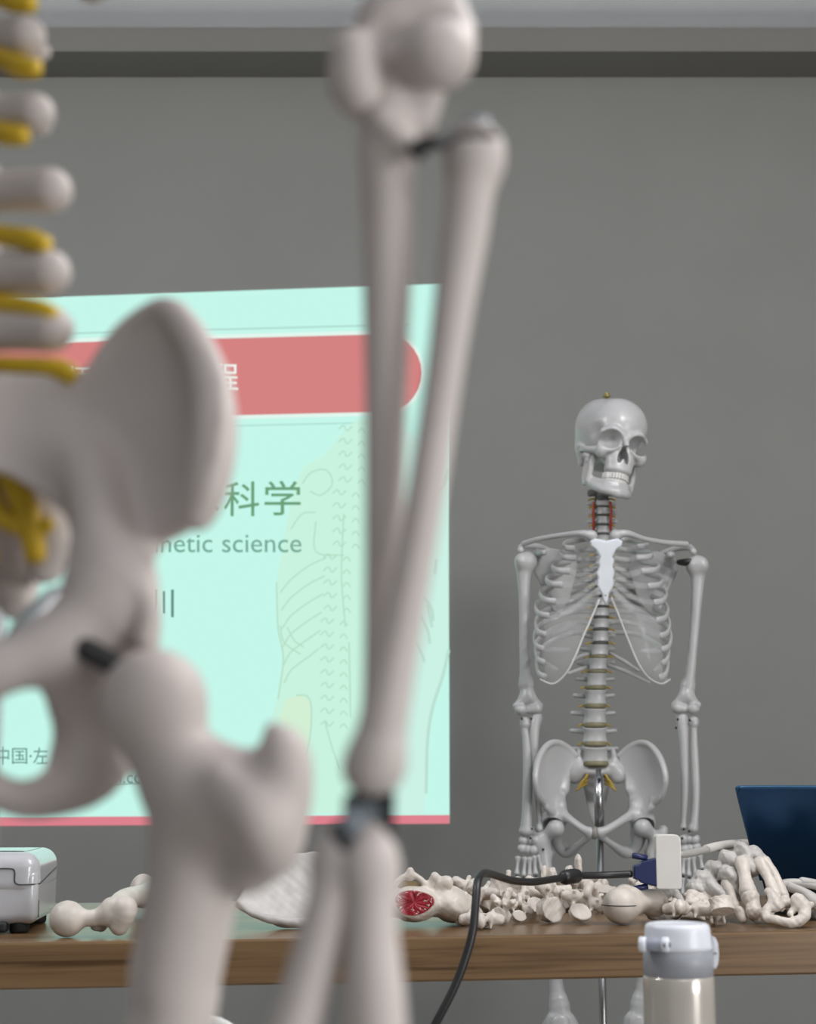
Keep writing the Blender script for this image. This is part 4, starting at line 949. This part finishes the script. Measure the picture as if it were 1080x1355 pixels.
# ---- sacrum with the red cut face
Y0 = TP(560, 1229)[1] + 0.004; K0 = kpx(Y0)
sac = thing('sacrum_bone', 'sacrum bone showing a red spongy cut face, nearest the blurred forearm', 'bone', (q(556, 1200)[0], Y0+0.03, TZ))
s = Sculpt(0.0012, 0.0007, 220.0)
s.ell(q(548, 1198, 0.030), (0.0355, 0.045, 0.0245), k=0.004)
s.ell(q(596, 1198, 0.055), (0.030, 0.045, 0.0250), rotm(0, 25, 0), 0.012)
s.ell(q(503, 1198, 0.055), (0.030, 0.045, 0.0240), rotm(0, -20, 0), 0.012)
s.chain([q(618, 1205, 0.06), q(632, 1214, 0.08)], [0.017, 0.010], 0.012)
s.chain([q(521, 1187, 0.03), q(524, 1172, 0.03), q(533, 1163, 0.03), q(543, 1160, 0.03), q(553, 1163, 0.03), q(562, 1172, 0.03), q(566, 1187, 0.03)], [0.005, 0.0042, 0.0042, 0.0045, 0.0042, 0.0042, 0.005], 0.003)
s.chain([q(543, 1163, 0.03), q(543, 1154.5, 0.03)], [0.0055, 0.0048], 0.004)
s.chain([q(566, 1182, 0.035), q(573, 1168, 0.032), q(576, 1162, 0.03)], [0.007, 0.0062, 0.0062], 0.005)
s.chain([q(582, 1186, 0.035), q(588, 1172, 0.03), q(591, 1170, 0.028)], [0.010, 0.0100, 0.0098], 0.006)
s.chain([q(522, 1184, 0.035), q(512, 1172, 0.03), q(508, 1164, 0.03)], [0.007, 0.0065, 0.006], 0.005)
lo_, hi_ = q(480, 1240, -0.06), q(640, 1150, 0.0)
cy = Y0
s.fn(lambda X, Y, Z: np.broadcast_to(Y - (cy-0.004) + 0.0*X + 0.0*Z, np.broadcast_shapes(X.shape, Y.shape, Z.shape)), (lo_[0], cy-0.1, TZ-0.05), (hi_[0], cy, TZ+0.15), 0.003, 's')
V, F = s.mesh(); dz = TZ + 0.0005 - V[:, 2].min(); V[:, 2] += dz
obj('sacrum_body', (V, F), M['bone_table'], sac)
def oval(c, rx, rz, th, m=26, rough=0.0):
    V, F = [c+np.array([0, -th, 0])], []
    for r in (0.35, 0.7, 0.93, 1.0):
        for i in range(m):
            a = 2*math.pi*i/m; w_ = 1+0.05*math.sin(3*a+1); V.append(c + np.array([rx*r*w_*math.cos(a), (-th+rng.uniform(-rough, rough)) if r < 1 else 0.004, rz*r*(w_ if math.sin(a) < 0 else 0.86*w_)*math.sin(a)]))
    F = [(0, 1+(i+1) % m, 1+i) for i in range(m)]
    for j in range(3): F += [(1+j*m+i, 1+j*m+(i+1) % m, 1+(j+1)*m+(i+1) % m, 1+(j+1)*m+i) for i in range(m)]
    return np.array(V), F
cf = q(548, 1196, -0.004); cf[2] += dz
o = obj('spongy_face', oval(cf, 0.0270, 0.0185, 0.0012, 30, 0.0008), M['red'], sac, smooth=False); o['label'] = 'red spongy bone face'
for i in range(26):                    # pale struts across the red face
    a, r = rng.uniform(0, 6.28), math.sqrt(rng.uniform(0.3, 0.95)); c = cf + np.array([0.026*r*math.cos(a), -0.0012, 0.0165*r*math.sin(a)]); b = rng.uniform(0, 3.14)
    d = np.array([math.cos(b), 0, math.sin(b)])*rng.uniform(0.0012, 0.0028)
    obj('bone_strut', tube([c-d, c, c+d], 0.0006, 5), M['bone_table'], sac)
cn = q(543.5, 1178, 0.034); cn[2] += dz
obj('canal_lining', oval(cn, 0.0165, 0.0130, 0.001, 20), M['yellow_canal'], sac, smooth=False)
# ---- loose vertebrae
vid = [0]
BASES = {'L': vertebra(0.0250, 0.0195, 0.0270, 0.0115, 0.012, 0.000, 0.0130, 0.0315, 0.004, 0.006, 0.0092, 0.0013, True, 0.6, 0.0008),
         'T': vertebra(0.0195, 0.0170, 0.0220, 0.0085, 0.021, 0.008, 0.0095, 0.0255, 0.005, 0.010, 0.0085, 0.0013, True, 0.6, 0.0008),
         'C': vertebra(0.0155, 0.0115, 0.0150, 0.0115, 0.012, 0.003, 0.0075, 0.0250, -0.001, -0.003, 0.0080, 0.0012, True, 0.8, 0.0007)}
shared = {}
def vert(kind, px, py, rot, top, label, st=(1, 1, 1)):
    # stands at table pixel (px, py); sized so that it reaches up to pixel row top
    V, F = BASES[kind]; R = rotm(*rot); p = TP(px, py); st = np.array(st, float)
    W = (V*st) @ R.T; k = float(np.clip((P(px, top, p[1])[2]-TZ)/(W[:, 2].max()-W[:, 2].min()), 0.5, 1.3))*1.32
    if kind not in shared: shared[kind] = mk_mesh('vertebra_bone', V, F, M['bone_table'])
    o = link('vertebra_bone', shared[kind]); o.scale = st*k; o.rotation_euler = [math.radians(r) for r in rot]
    o.location = (p[0], p[1], TZ + 0.0005 - k*W[:, 2].min())
    return setp(o, label, 'bone', 'loose vertebrae on the table')
vert('C', 612, 1226, (70, 20, 25), 1192, 'small tilted vertebra touching the red-faced sacrum')
vert('C', 638, 1228, (8, 0, 176), 1208, 'ring-shaped neck vertebra lying right behind the hanging black cable', (1.15, 1.15, 1.3))
vert('T', 663, 1224, (80, 10, -40), 1198, 'small knobbly vertebra just right of the cable, at the table edge')
vert('C', 686, 1222, (70, 15, 15), 1192, 'mid-sized vertebra second to the right of the hanging cable')
vert('T', 706, 1217, (40, -30, 60), 1182, 'vertebra wedged left of the one showing its round end face')
vert('L', 633, 1209, (25, -15, 160), 1170, 'winged vertebra in the rear row crossed by the hanging cable')
vert('L', 670, 1207, (-10, 14, -30), 1166, 'large waisted vertebra in the rear row right of the cable')
vert('T', 706, 1203, (30, 30, 75), 1170, 'rear row vertebra under the dipping black cable')
vert('L', 729, 1222, (84, 8, 26), 1166, 'vertebra standing on edge with its round pierced end face towards the camera', (0.85, 1.0, 0.8))
vert('T', 720, 1205, (75, 0, -10), 1160, 'vertebra peeping up behind the round end face')
vert('L', 746, 1206, (80, 10, -20), 1160, 'tall vertebra with blunt spikes under the cable ferrite')
vert('C', 768, 1223, (62, 20, -8), 1180, 'butterfly-shaped vertebra with a dark hole in the front row')
vert('T', 766, 1208, (100, 0, 8), 1149, 'vertebra with one tall pointed spike rising against the wall', (1, 1.25, 1))
vert('T', 792, 1211, (70, 20, 70), 1178, 'vertebra half hidden left of the ball-shaped bone')
vert('L', 800, 1203, (20, 0, 40), 1170, 'vertebra lying behind the ball-shaped bone')
vert('L', 848, 1203, (40, 10, -30), 1168, 'vertebra on the far side of the ball-shaped bone under the blue plug')
vert('L', 876, 1210, (25, 20, 140), 1172, 'big pale vertebra under the white adapter')
vert('L', 956, 1227, (-30, 0, 12), 1194, 'wide-lipped vertebra at the table edge right of the bottle')
vert('C', 918, 1223, (20, 0, 150), 1196, 'flat neck vertebra just behind the bottle lid')
# pierced hole of the round end face
hole = TP(727, 1221)
# ---- the ball-shaped femur head with a dark joint line
Y0 = TP(824, 1226)[1] + 0.027
fh = thing('ball_joint_bone', 'ball-shaped femur head with a dark line round it, left of the bottle', 'bone', (q(824, 1200)[0], Y0, TZ))
s = Sculpt(0.0013)
s.ell(q(822, 1200), (0.0265, 0.0265, 0.0255), k=0.002)
s.chain([q(836, 1198, 0.012), q(850, 1194, 0.02), q(866, 1196, 0.03)], [0.017, 0.016, 0.020], 0.008)
s.cap(q(838, 1184, 0.01), q(826, 1180, 0.012), 0.012, 0.010, 0.008)
V, F = s.mesh(); dz = TZ+0.0005-V[:, 2].min(); V[:, 2] += dz
obj('ball', (V, F), M['bone_table'], fh)
cb = q(822, 1200); cb[2] += dz + 0.0015
ring = [cb + np.array([0.02655*math.cos(a), 0.02655*math.sin(a), 0]) for a in np.linspace(math.pi*0.98, math.pi*1.75, 30)]
obj('joint_line', tube(ring, 0.0007, 6), M['seam'], fh)
# ---- pale piece behind the bottle lid, flat plate bone
Y0 = TP(884, 1222)[1] + 0.012
s = Sculpt(0.0012, 0.0010, 330.0)
s.chain([q(866, 1212), q(874, 1200), q(882, 1187), q(892, 1186), q(900, 1200), q(907, 1212)], [0.011, 0.009, 0.009, 0.007, 0.007, 0.008], 0.006)
s.chain([q(864, 1214), q(880, 1218), q(894, 1217)], [0.008, 0.0095, 0.007], 0.008)
bone_thing('vertebra_arch', 'pale arch-shaped bone rising directly behind the bottle lid', s.mesh(), M['bone_grey'])
Y0 = TP(932, 1219)[1]
s = Sculpt(0.0013, 0.0010, 300.0)
s.plate(q(935, 1190), (1, 0, 0.0), (0, 0.5, 0.85), [(-0.032, -0.010), (-0.026, 0.012), (-0.008, 0.016), (0.018, 0.014), (0.032, 0.004), (0.024, -0.016), (-0.016, -0.018)], 0.012, lambda u, v: 3*u*u, 0.003)
s.chain([q(908, 1186, 0.004), q(930, 1180, 0.012), q(958, 1184, 0.01)], [0.004, 0.0045, 0.004], 0.004)
s.chain([q(905, 1205), q(930, 1212), q(950, 1205)], [0.007, 0.008, 0.007], 0.010)
bone_thing('heel_bone', 'smooth wide cream bone between the bottle lid and the foot bones', s.mesh(), M['bone_table'])
# ---- foot skeleton
Y0 = TP(985, 1224)[1] + 0.03; K0 = kpx(Y0)
ft = thing('foot_skeleton', 'foot skeleton with toes pointing to the table edge, left of the laptop', 'bone', (q(985, 1200)[0], Y0, TZ))
def fpart(name, VF):
    V, F = VF; V = np.array(V); mn = V[:, 2].min()
    if mn < TZ+0.0005: V[:, 2] += TZ+0.0005-mn
    return obj(name, (V, F), M['bone_grey'] if name == 'tarsal_bone' else M['bone_table'], ft)
s = Sculpt(0.0014, 0.0013, 260.0)
for x, y, d, r in ((986, 1128, .06, (14, 9)), (968, 1140, .06, (15, 11)), (950, 1153, .06, (15, 11)), (935, 1166, .05, (15, 11)), (990, 1146, .035, (13, 11)), (966, 1160, .03, (14, 11)), (944, 1178, .03, (14, 10)), (922, 1176, .04, (10, 10)), (972, 1178, .03, (12, 10)), (1002, 1134, .06, (13, 9)), (958, 1186, .025, (12, 9))):
    c = q(x, y, d+0.012); s.ell(c, (r[0]*K0*1.3, 0.020, r[1]*K0*1.05), rotm(0, 35+8*((x*7) % 5), 0), 0.006); s.ell(c+np.array([0.006, -0.006, -0.004]), (r[0]*K0*0.6, 0.012, r[1]*K0*0.8), None, 0.005); s.ell(c+np.array([-0.008, 0.0, 0.003]), (r[0]*K0*0.55, 0.012, r[1]*K0*0.6), None, 0.005)
fpart('tarsal_bone', s.mesh())
for pts, rr in (([(983, 1142), (986, 1160), (990, 1180)], [.0115, .0090, .0125]), ([(1006, 1142), (1016, 1160), (1026, 1184)], [.0100, .0075, .0095]), ([(1012, 1140), (1026, 1158), (1037, 1184)], [.0085, .0060, .0080]), ([(962, 1170), (968, 1185), (972, 1200)], [.009, .007, .008])):
    fpart('metatarsal_bone', Sculpt(0.0014, 0.0007, 240.0).chain([q(x, y, 0.035-0.018*i) for i, (x, y) in enumerate(pts)], rr, 0.004).mesh())
for pts, rr in (([(993, 1188), (996, 1196), (998, 1206)], [.0130, .0100, .0115]), ([(996, 1212), (1002, 1219)], [.0095, .0075]), ([(1027, 1190), (1022, 1202), (1015, 1212)], [.0085, .0060, .0075]), ([(1012, 1216), (1005, 1221)], [.0065, .0055]), ([(1038, 1190), (1034, 1200)], [.0075, .0065]), ([(978, 1206), (984, 1216)], [.008, .006])):
    fpart('toe_bone', Sculpt(0.0013, 0.0009, 300.0).chain([q(x, y, -0.006-0.006*i) for i, (x, y) in enumerate(pts)], rr, 0.003).mesh())
# ---- ring shaped bone at the right
Y0 = TP(1042, 1229)[1] + 0.012
s = Sculpt(0.0012, 0.0010, 260.0)
s.chain([q(1015, 1220), q(1028, 1222, -.006), q(1044, 1226, -.008), q(1060, 1222, -.006), q(1066, 1212), q(1060, 1198, .012), q(1046, 1200, .02), q(1026, 1202, .016), q(1014, 1210, .008), q(1015, 1220)], [.0065, .006, .0068, .0075, .008, .0085, .0065, .008, .006, .0065], 0.004)
s.ell(q(1058, 1200, .004), (0.012, 0.008, 0.0145), rotm(0, -25, 0), 0.004)
s.chain([q(1028, 1204, .01), q(1022, 1190, .02), q(1016, 1184, .024)], [.008, .0075, .005], 0.005)
s.cap(q(1046, 1214, .0), q(1050, 1208, .004), 0.0045, 0.004, 0.003)
s.cap(q(1066, 1208, .008), q(1074, 1202, .01), 0.006, 0.0045, 0.004)
bone_thing('ring_vertebra', 'open ring-shaped cream neck vertebra nearest the laptop', s.mesh(), M['bone_table'])
# ---- hand bones in front of the laptop
Y0 = TP(1060, 1219)[1]
hb = thing('hand_skeleton', 'greyish finger bones reaching out of frame before the blue laptop', 'bone', (q(1060, 1190)[0], Y0, TZ))
for pts, rr in (([(1024, 1184), (1034, 1172), (1052, 1168), (1080, 1172), (1110, 1180)], [.008, .0075, .006, .006, .008]), ([(1044, 1172), (1062, 1180), (1076, 1192), (1092, 1202)], [.0085, .0075, .011, .009]), ([(1030, 1180), (1040, 1194), (1048, 1204)], [.0085, .007, .007]), ([(1062, 1166), (1090, 1170), (1130, 1180)], [.006, .005, .007])):
    V, F = Sculpt(0.0013).chain([q(x, y, 0.0) for x, y in pts], rr, 0.004).mesh(); obj('finger_bone', (V, F), M['bone_grey'], hb)
V, F = Sculpt(0.0013).chain([TP(1080, 1217)+np.array([0, 0.0, 0.0085]), TP(1110, 1217)+np.array([0, 0.0, 0.0085])], [0.008, 0.007], 0.004).mesh(); obj('finger_bone', (V, F), M['bone_grey'], hb)

# ---- the laptop
psi = math.radians(-33); e1 = np.array([math.cos(psi), math.sin(psi), 0]); nrm = np.array([math.sin(psi), -math.cos(psi), 0])
Hl = P(1015, 1192, 2.56); Hl[2] = TZ + 0.018
def lean(L):
    T = Hl + nrm*L; z = P(976, 1040, T[1])[2]; return abs(T[0]-P(976, 1040, T[1])[0]), z
Ls = min(np.linspace(0, 0.25, 251), key=lambda L: lean(L)[0]); Lup = nrm*Ls + np.array([0, 0, lean(Ls)[1]-Hl[2]]); ll = np.linalg.norm(Lup); up = Lup/ll; nz = -np.cross(e1, up)   # nz: inner side direction
lap = thing('laptop', 'open laptop with a dark blue lid at the right edge of the table', 'laptop', (Hl[0], Hl[1], TZ))
def slab(o, u, v, n_, U, Vv, t, r=0.01):
    pts = []
    for cx, cy_, a0 in ((U[1]-r, Vv[1]-r, 0), (U[0]+r, Vv[1]-r, 90), (U[0]+0.001, Vv[0]+0.001, 180), (U[1]-0.001, Vv[0]+0.001, 270)):
        rr = r if a0 < 180 else 0.001
        for k in range(5): a = math.radians(a0+k*22.5); pts.append((cx+rr*math.cos(a), cy_+rr*math.sin(a)))
    A = [o+u*x+v*y for x, y in pts]; B = [p+n_*t for p in A]; n = len(pts)
    return np.array(A+B), [tuple(range(n)), tuple(range(2*n-1, n-1, -1))] + [(i, i+n, (i+1) % n+n, (i+1) % n) for i in range(n)]
ld = obj('lid', slab(Hl, e1, up, nz, (0, 0.31), (0.042, ll), -0.008, 0.010), M['lid'], lap, smooth=False); bev(ld, 0.002, 3)
rm_ = [Hl + e1*x + up*y - nz*0.004 for x, y in ((0.0, 0.05), (0.0, ll-0.012), (0.0035, ll-0.003), (0.012, ll), (0.15, ll), (0.31, ll))]
o = obj('lid_edge', tube(spline(rm_, 4), 0.0032, 8), M['lidrim'], lap); o['label'] = 'lighter blue lid edge'
obj('hinge_strip', slab(Hl, e1, up, nz, (0.004, 0.306), (0.0, 0.043), -0.007, 0.002), M['lapbase'], lap, smooth=False)
obj('screen', slab(Hl+nz*0.0005, e1, up, nz, (0.008, 0.302), (0.045, ll-0.006), 0.0006, 0.004), M['lapbase'], lap, smooth=False)
bs = Hl.copy(); bs[2] = TZ+0.001
o = obj('keyboard_base', slab(bs, e1, -nrm, np.array([0, 0, 1.0]), (0, 0.31), (-0.006, 0.212), 0.016, 0.01), M['lapbase'], lap, smooth=False)

# ---- video adapter, plug and cables
YAd = 2.36
c = P(883.5, 1140, YAd)
ad = thing('video_adapter', 'white video adapter box standing upright behind the loose bones', 'adapter', (c[0], YAd, TZ))
w2, h2 = 16.5*kpx(YAd), 35*kpx(YAd)
poly = []
for cx, cz, a0 in ((w2-.008, h2-.008, 0), (-w2+.004, h2-.004, 90), (-w2+.003, -h2+.003, 180), (w2-.004, -h2+.004, 270)):
    rr = {0: .008, 90: .004, 180: .003, 270: .004}[a0]
    for k in range(6): a = math.radians(a0+18*k); poly.append((c[0]+cx+rr*math.cos(a), c[2]+cz+rr*math.sin(a)))
o = obj('adapter_case', prism(poly, YAd-0.011, YAd+0.011), M['adapter'], ad, smooth=False); bev(o, 0.0015)
pz = P(852, 1154, YAd)
o = obj('plug_body', prism([(pz[0]+dx, pz[2]+dz) for dx, dz in ((.018, .0200), (-.004, .0150), (-.008, .0105), (-.0150, .0095), (-.0150, -.0095), (-.008, -.0105), (-.004, -.0150), (.018, -.0200))], YAd-0.010, YAd+0.010), M['vga'], ad, smooth=False); bev(o, 0.002); o['label'] = 'dark blue video plug'
for sg in (-1, 1):
    V, F = lathe([(0.0042, 0), (0.0042, 0.020), (0.003, 0.0215)], (0, 0, 0), 14); V = V @ rotm(0, -90, 0).T @ rotm(0, sg*10, 0).T + pz + np.array([0.005, -0.002, sg*0.0195]); obj('plug_screw', (V, F), M['vga'], ad)
# cable with its ferrite
path = [P(836, 1156.5, YAd), P(800, 1158, 2.355), P(765, 1159, 2.33), P(735, 1163, 2.29), P(705, 1167, 2.24), P(678, 1165, 2.18), P(658, 1159, 2.12), P(645, 1155.5, 2.06), P(637, 1157, 2.02), P(632, 1168, 1.99), P(629.5, 1195, 1.975), P(626, 1230, 1.965), P(617, 1265, 1.96), P(602, 1305, 1.955), P(578, 1352, 1.95), P(552, 1400, 1.95), P(535, 1450, 1.95)]
end = path[-1].copy(); fl = np.array([end[0]-0.05, 1.93, 0.006]); path += [np.array([end[0]-0.02, 1.945, end[2]-0.1]), np.array([end[0]-0.03, 1.94, end[2]-0.25]), np.array([end[0]-0.04, 1.94, 0.2]), np.array([end[0]-0.045, 1.93, 0.05]), fl, fl+np.array([-0.1, -0.15, 0])]
cb_ = thing('video_cable', 'black video cable looping over the bones and hanging past the table edge', 'cable', (path[4][0], path[4][1], TZ))
obj('cable_sheath', tube(spline(path, 8), 0.0050, 12), M['black'], cb_)
fa, fb = P(744, 1161.5, 2.305), P(766, 1158.5, 2.332); d = fb-fa
o = obj('ferrite', tube([fa, fa+d*.06, fa+d*.2, fa+d*.8, fa+d*.94, fb], [0.0068, 0.0090, 0.0105, 0.0105, 0.0090, 0.0068], 14), M['black'], cb_)
for t, dd in ((14, -1), ):
    pass
wc = thing('white_cable', 'short white adapter lead running behind the foot bones to the laptop', 'cable', (P(940, 1124, 2.42)[0], 2.42, TZ))
obj('lead_sleeve', tube(spline([P(899, 1131, 2.375), P(915, 1129, 2.41), P(936, 1124, 2.45)], 5), [0.0048, 0.0056, 0.0058], 12), M['sleeve'], wc)
obj('lead', tube(spline([P(934, 1124, 2.45), P(950, 1120, 2.465), P(972, 1117, 2.50), P(992, 1117, 2.56), P(1008, 1122, 2.64), P(1020, 1140, 2.68), P(1024, 1175, 2.69)], 5), 0.0068, 12), M['lcable'], wc)

# ---- projector at the left edge
fc = TP(48, 1236); pw, pd, ph = 0.30, 0.205, P(48, 1128, fc[1])[2]-TZ
pj = thing('projector', 'white table projector with rounded top at the left edge of the table', 'projector', (fc[0], fc[1], TZ))
def rbox(lo, hi, r, h=0.0022, extra=None):
    lo, hi = np.array(lo), np.array(hi); c, e = (lo+hi)/2, (hi-lo)/2
    def fn_(X, Y, Z):
        a, b, d = np.abs(X-c[0])-e[0]+r, np.abs(Y-c[1])-e[1]+r, np.abs(Z-c[2])-e[2]+r
        return np.sqrt(np.maximum(a, 0)**2+np.maximum(b, 0)**2+np.maximum(d, 0)**2)+np.minimum(np.maximum(np.maximum(a, b), d), 0)-r
    s = Sculpt(h).fn(fn_, lo, hi, 0.001)
    if extra: extra(s)
    return s.mesh()
pm = lambda name, VF, m, sm=True: link(name, mk_mesh(name, np.asarray(VF[0]), VF[1], m, sm), pj)
pm('case', rbox((-pw, 0.002, 0.012), (-0.001, pd, ph*0.80), 0.012), M['prj'])
pm('lid', rbox((-pw-0.001, 0, ph*0.42), (0.0, pd+0.001, ph), 0.022), M['prj'])
sm_ = [(-0.06, -0.0006, ph*0.80), (-0.036, -0.0006, ph*0.80), (-0.031, -0.0006, ph*0.76), (-0.029, -0.0006, ph*0.62), (-0.012, -0.0002, ph*0.605), (-0.0015, 0.012, ph*0.61), (0.0006, 0.03, ph*0.62), (0.0006, pd-0.03, ph*0.74)]
pm('lid_seam', tube(spline(sm_, 5), 0.0009, 6), M['seam'])
pm('top_seam', tube(spline([(-pw+0.03, 0.035, ph+0.0003), (-0.05, 0.035, ph+0.0003), (-0.027, 0.04, ph-0.0004), (-0.022, 0.07, ph-0.0004), (-0.022, pd-0.03, ph-0.0004)], 6), 0.0008, 6), M['seam'])
pm('side_slot', box((-0.0018, 0.018, 0.02), (-0.0004, 0.021, 0.042)), M['seam'], False)
for x, y in ((-0.025, 0.02), (-0.025, pd-0.025), (-pw+0.025, 0.02), (-pw+0.025, pd-0.025)):
    pm('rubber_foot', lathe([(0.012, 0.0005), (0.0135, 0.004), (0.0135, 0.014), (0.012, 0.016)], (x, y, 0), 18), M['foot'])
pm('cable_boot', rbox((-0.062, -0.006, 0.002), (-0.038, 0.02, 0.016), 0.004, 0.0015), M['foot'])
pj.rotation_euler = (0, 0, math.radians(4.6))

# ---- the flask and the desk it stands on
YBt = 1.655; KB = kpx(YBt)
def bz(py): return P(898, py, YBt)[2]
bc = P(898, 1290, YBt); b0 = bz(1222) - 0.225
bt_ = thing('vacuum_flask', 'cream vacuum flask with grey collar and white flip lid in front of the table', 'bottle', (bc[0], YBt, b0))
def blathe(name, prof, m): return obj(name, lathe([(r*KB, z) for r, z in prof], (bc[0], YBt, 0), 56), m, bt_)
blathe('flask_body', [(40, b0), (45.5, b0+0.004), (46.3, b0+0.02), (46, bz(1310)), (45.6, bz(1293)), (44.6, bz(1290.5)), (43, bz(1290))], M['b_body'])
blathe('collar', [(43, bz(1291)), (45.0, bz(1290)), (45.0, bz(1257.5)), (43.5, bz(1256.5))], M['b_band'])
blathe('lid', [(42, bz(1257)), (44.6, bz(1255.5)), (44.3, bz(1250)), (42.6, bz(1234)), (42.0, bz(1228)), (40.5, bz(1223.5)), (37, bz(1221.3)), (30, bz(1220.8)), (29.5, bz(1221.4)), (10, bz(1221.0))], M['b_cap'])
lh = P(862, 1246.5, YBt)
V, F = lathe([(0.0050, -0.012), (0.0058, -0.0105), (0.0058, 0.0105), (0.0050, 0.012)], (0, 0, 0), 20); V = V @ rotm(0, 90, 0).T @ rotm(0, 0, -18).T + np.array([lh[0]-0.001, YBt-0.0255, lh[2]])
hg = obj('hinge', (V, F), M['b_latch'], bt_)
for dx in (-1, 1):
    V2 = (lathe([(0.0062, -0.0035), (0.0072, -0.0025), (0.0072, 0.0025), (0.0062, 0.0035)], (0, 0, 0), 20)); W2 = V2[0] @ rotm(0, 90, 0).T @ rotm(0, 0, -18).T + np.array([lh[0]-0.001+dx*0.0105, YBt-0.0255-dx*0.0032, lh[2]]); obj('hinge_knuckle', (W2, V2[1]), M['b_cap'], bt_)
V, F = lathe([(0.0022, 0), (0.0022, 0.0015)], (0, 0, 0), 14); V = V @ rotm(0, 90, 0).T @ rotm(0, 0, -18).T + np.array([lh[0]+0.0128, YBt-0.0299, lh[2]]); obj('hinge_pin', (V, F), M['seam'], bt_)
V, F = lathe([(0.0022, 0), (0.0022, 0.0012)], (0, 0, 0), 14); V = V @ rotm(90, 0, 0).T + np.array([lh[0]+0.0085, YBt-0.0345, lh[2]]); obj('hinge_pin', (V, F), M['seam'], bt_)
lt_ = [(0, bz(1238)), (0.003, bz(1240)), (0.0055, bz(1248)), (0.006, bz(1262)), (0.005, bz(1274)), (0.0025, bz(1281)), (0, bz(1280))]
o = obj('latch', prism([(bc[0]+43.2*KB+x, z) for x, z in lt_], YBt-0.009, YBt+0.006), M['b_cap'], bt_, smooth=False); bev(o, 0.001)
obj('latch_button', lathe([(0.0016, 0), (0.0016, 0.001)], (bc[0]+46.5*KB, YBt-0.0098, bz(1261)), 10), M['seam'], bt_)
dk = thing('desk', 'grey laminate desk the vacuum flask stands on', 'desk', (bc[0], YBt, 0))
o = obj('desktop', box((bc[0]-0.2, 1.42, b0-0.025), (bc[0]+0.5, 1.86, b0)), M['desk'], dk, smooth=False)
for dx in (-0.16, 0.46):
    for y in (1.46, 1.82): obj('leg', box((bc[0]+dx-0.02, y-0.02, 0), (bc[0]+dx+0.02, y+0.02, b0-0.025)), M['leg'], dk, smooth=False)
# ---- white chair pushed under the table
YC = 1.75; ct = P(252, 1338, YC)
ch = thing('plastic_chair', 'white rounded chair back peeping up at the bottom beside the blurred thigh bone', 'chair', (ct[0], YC+0.1, 0))
s = Sculpt(0.004); hw = 0.10
pl = [(-hw, -0.26), (-hw, -0.10)] + [(hw*math.cos(math.radians(a)), -0.10+0.10*math.sin(math.radians(a))) for a in range(170, 9, -20)] + [(hw, -0.10), (hw, -0.26)]
s.plate(ct, (1, 0, 0), (0, 0.08, 1), pl, 0.012, lambda u, v: 2.0*u*u, 0.002)
obj('backrest', s.mesh(), M['chair'], ch)
zt_ = ct[2]-0.27
s = Sculpt(0.005); s.plate((ct[0], YC+0.19, zt_), (1, 0, 0), (0, 1, 0), [(-.17, -.19), (.17, -.19), (.2, .12), (.14, .2), (-.14, .2), (-.2, .12)], 0.02, lambda u, v: -1.0*u*u, 0.01)
obj('seat', s.mesh(), M['chair'], ch)
for dx in (-1, 1):
    for dy in (0.04, 0.33): obj('leg', tube([(ct[0]+dx*0.12, YC+dy+0.01, zt_-0.02), (ct[0]+dx*0.17, YC+dy, 0.0)], [0.013, 0.010], 12), M['leg'], ch)
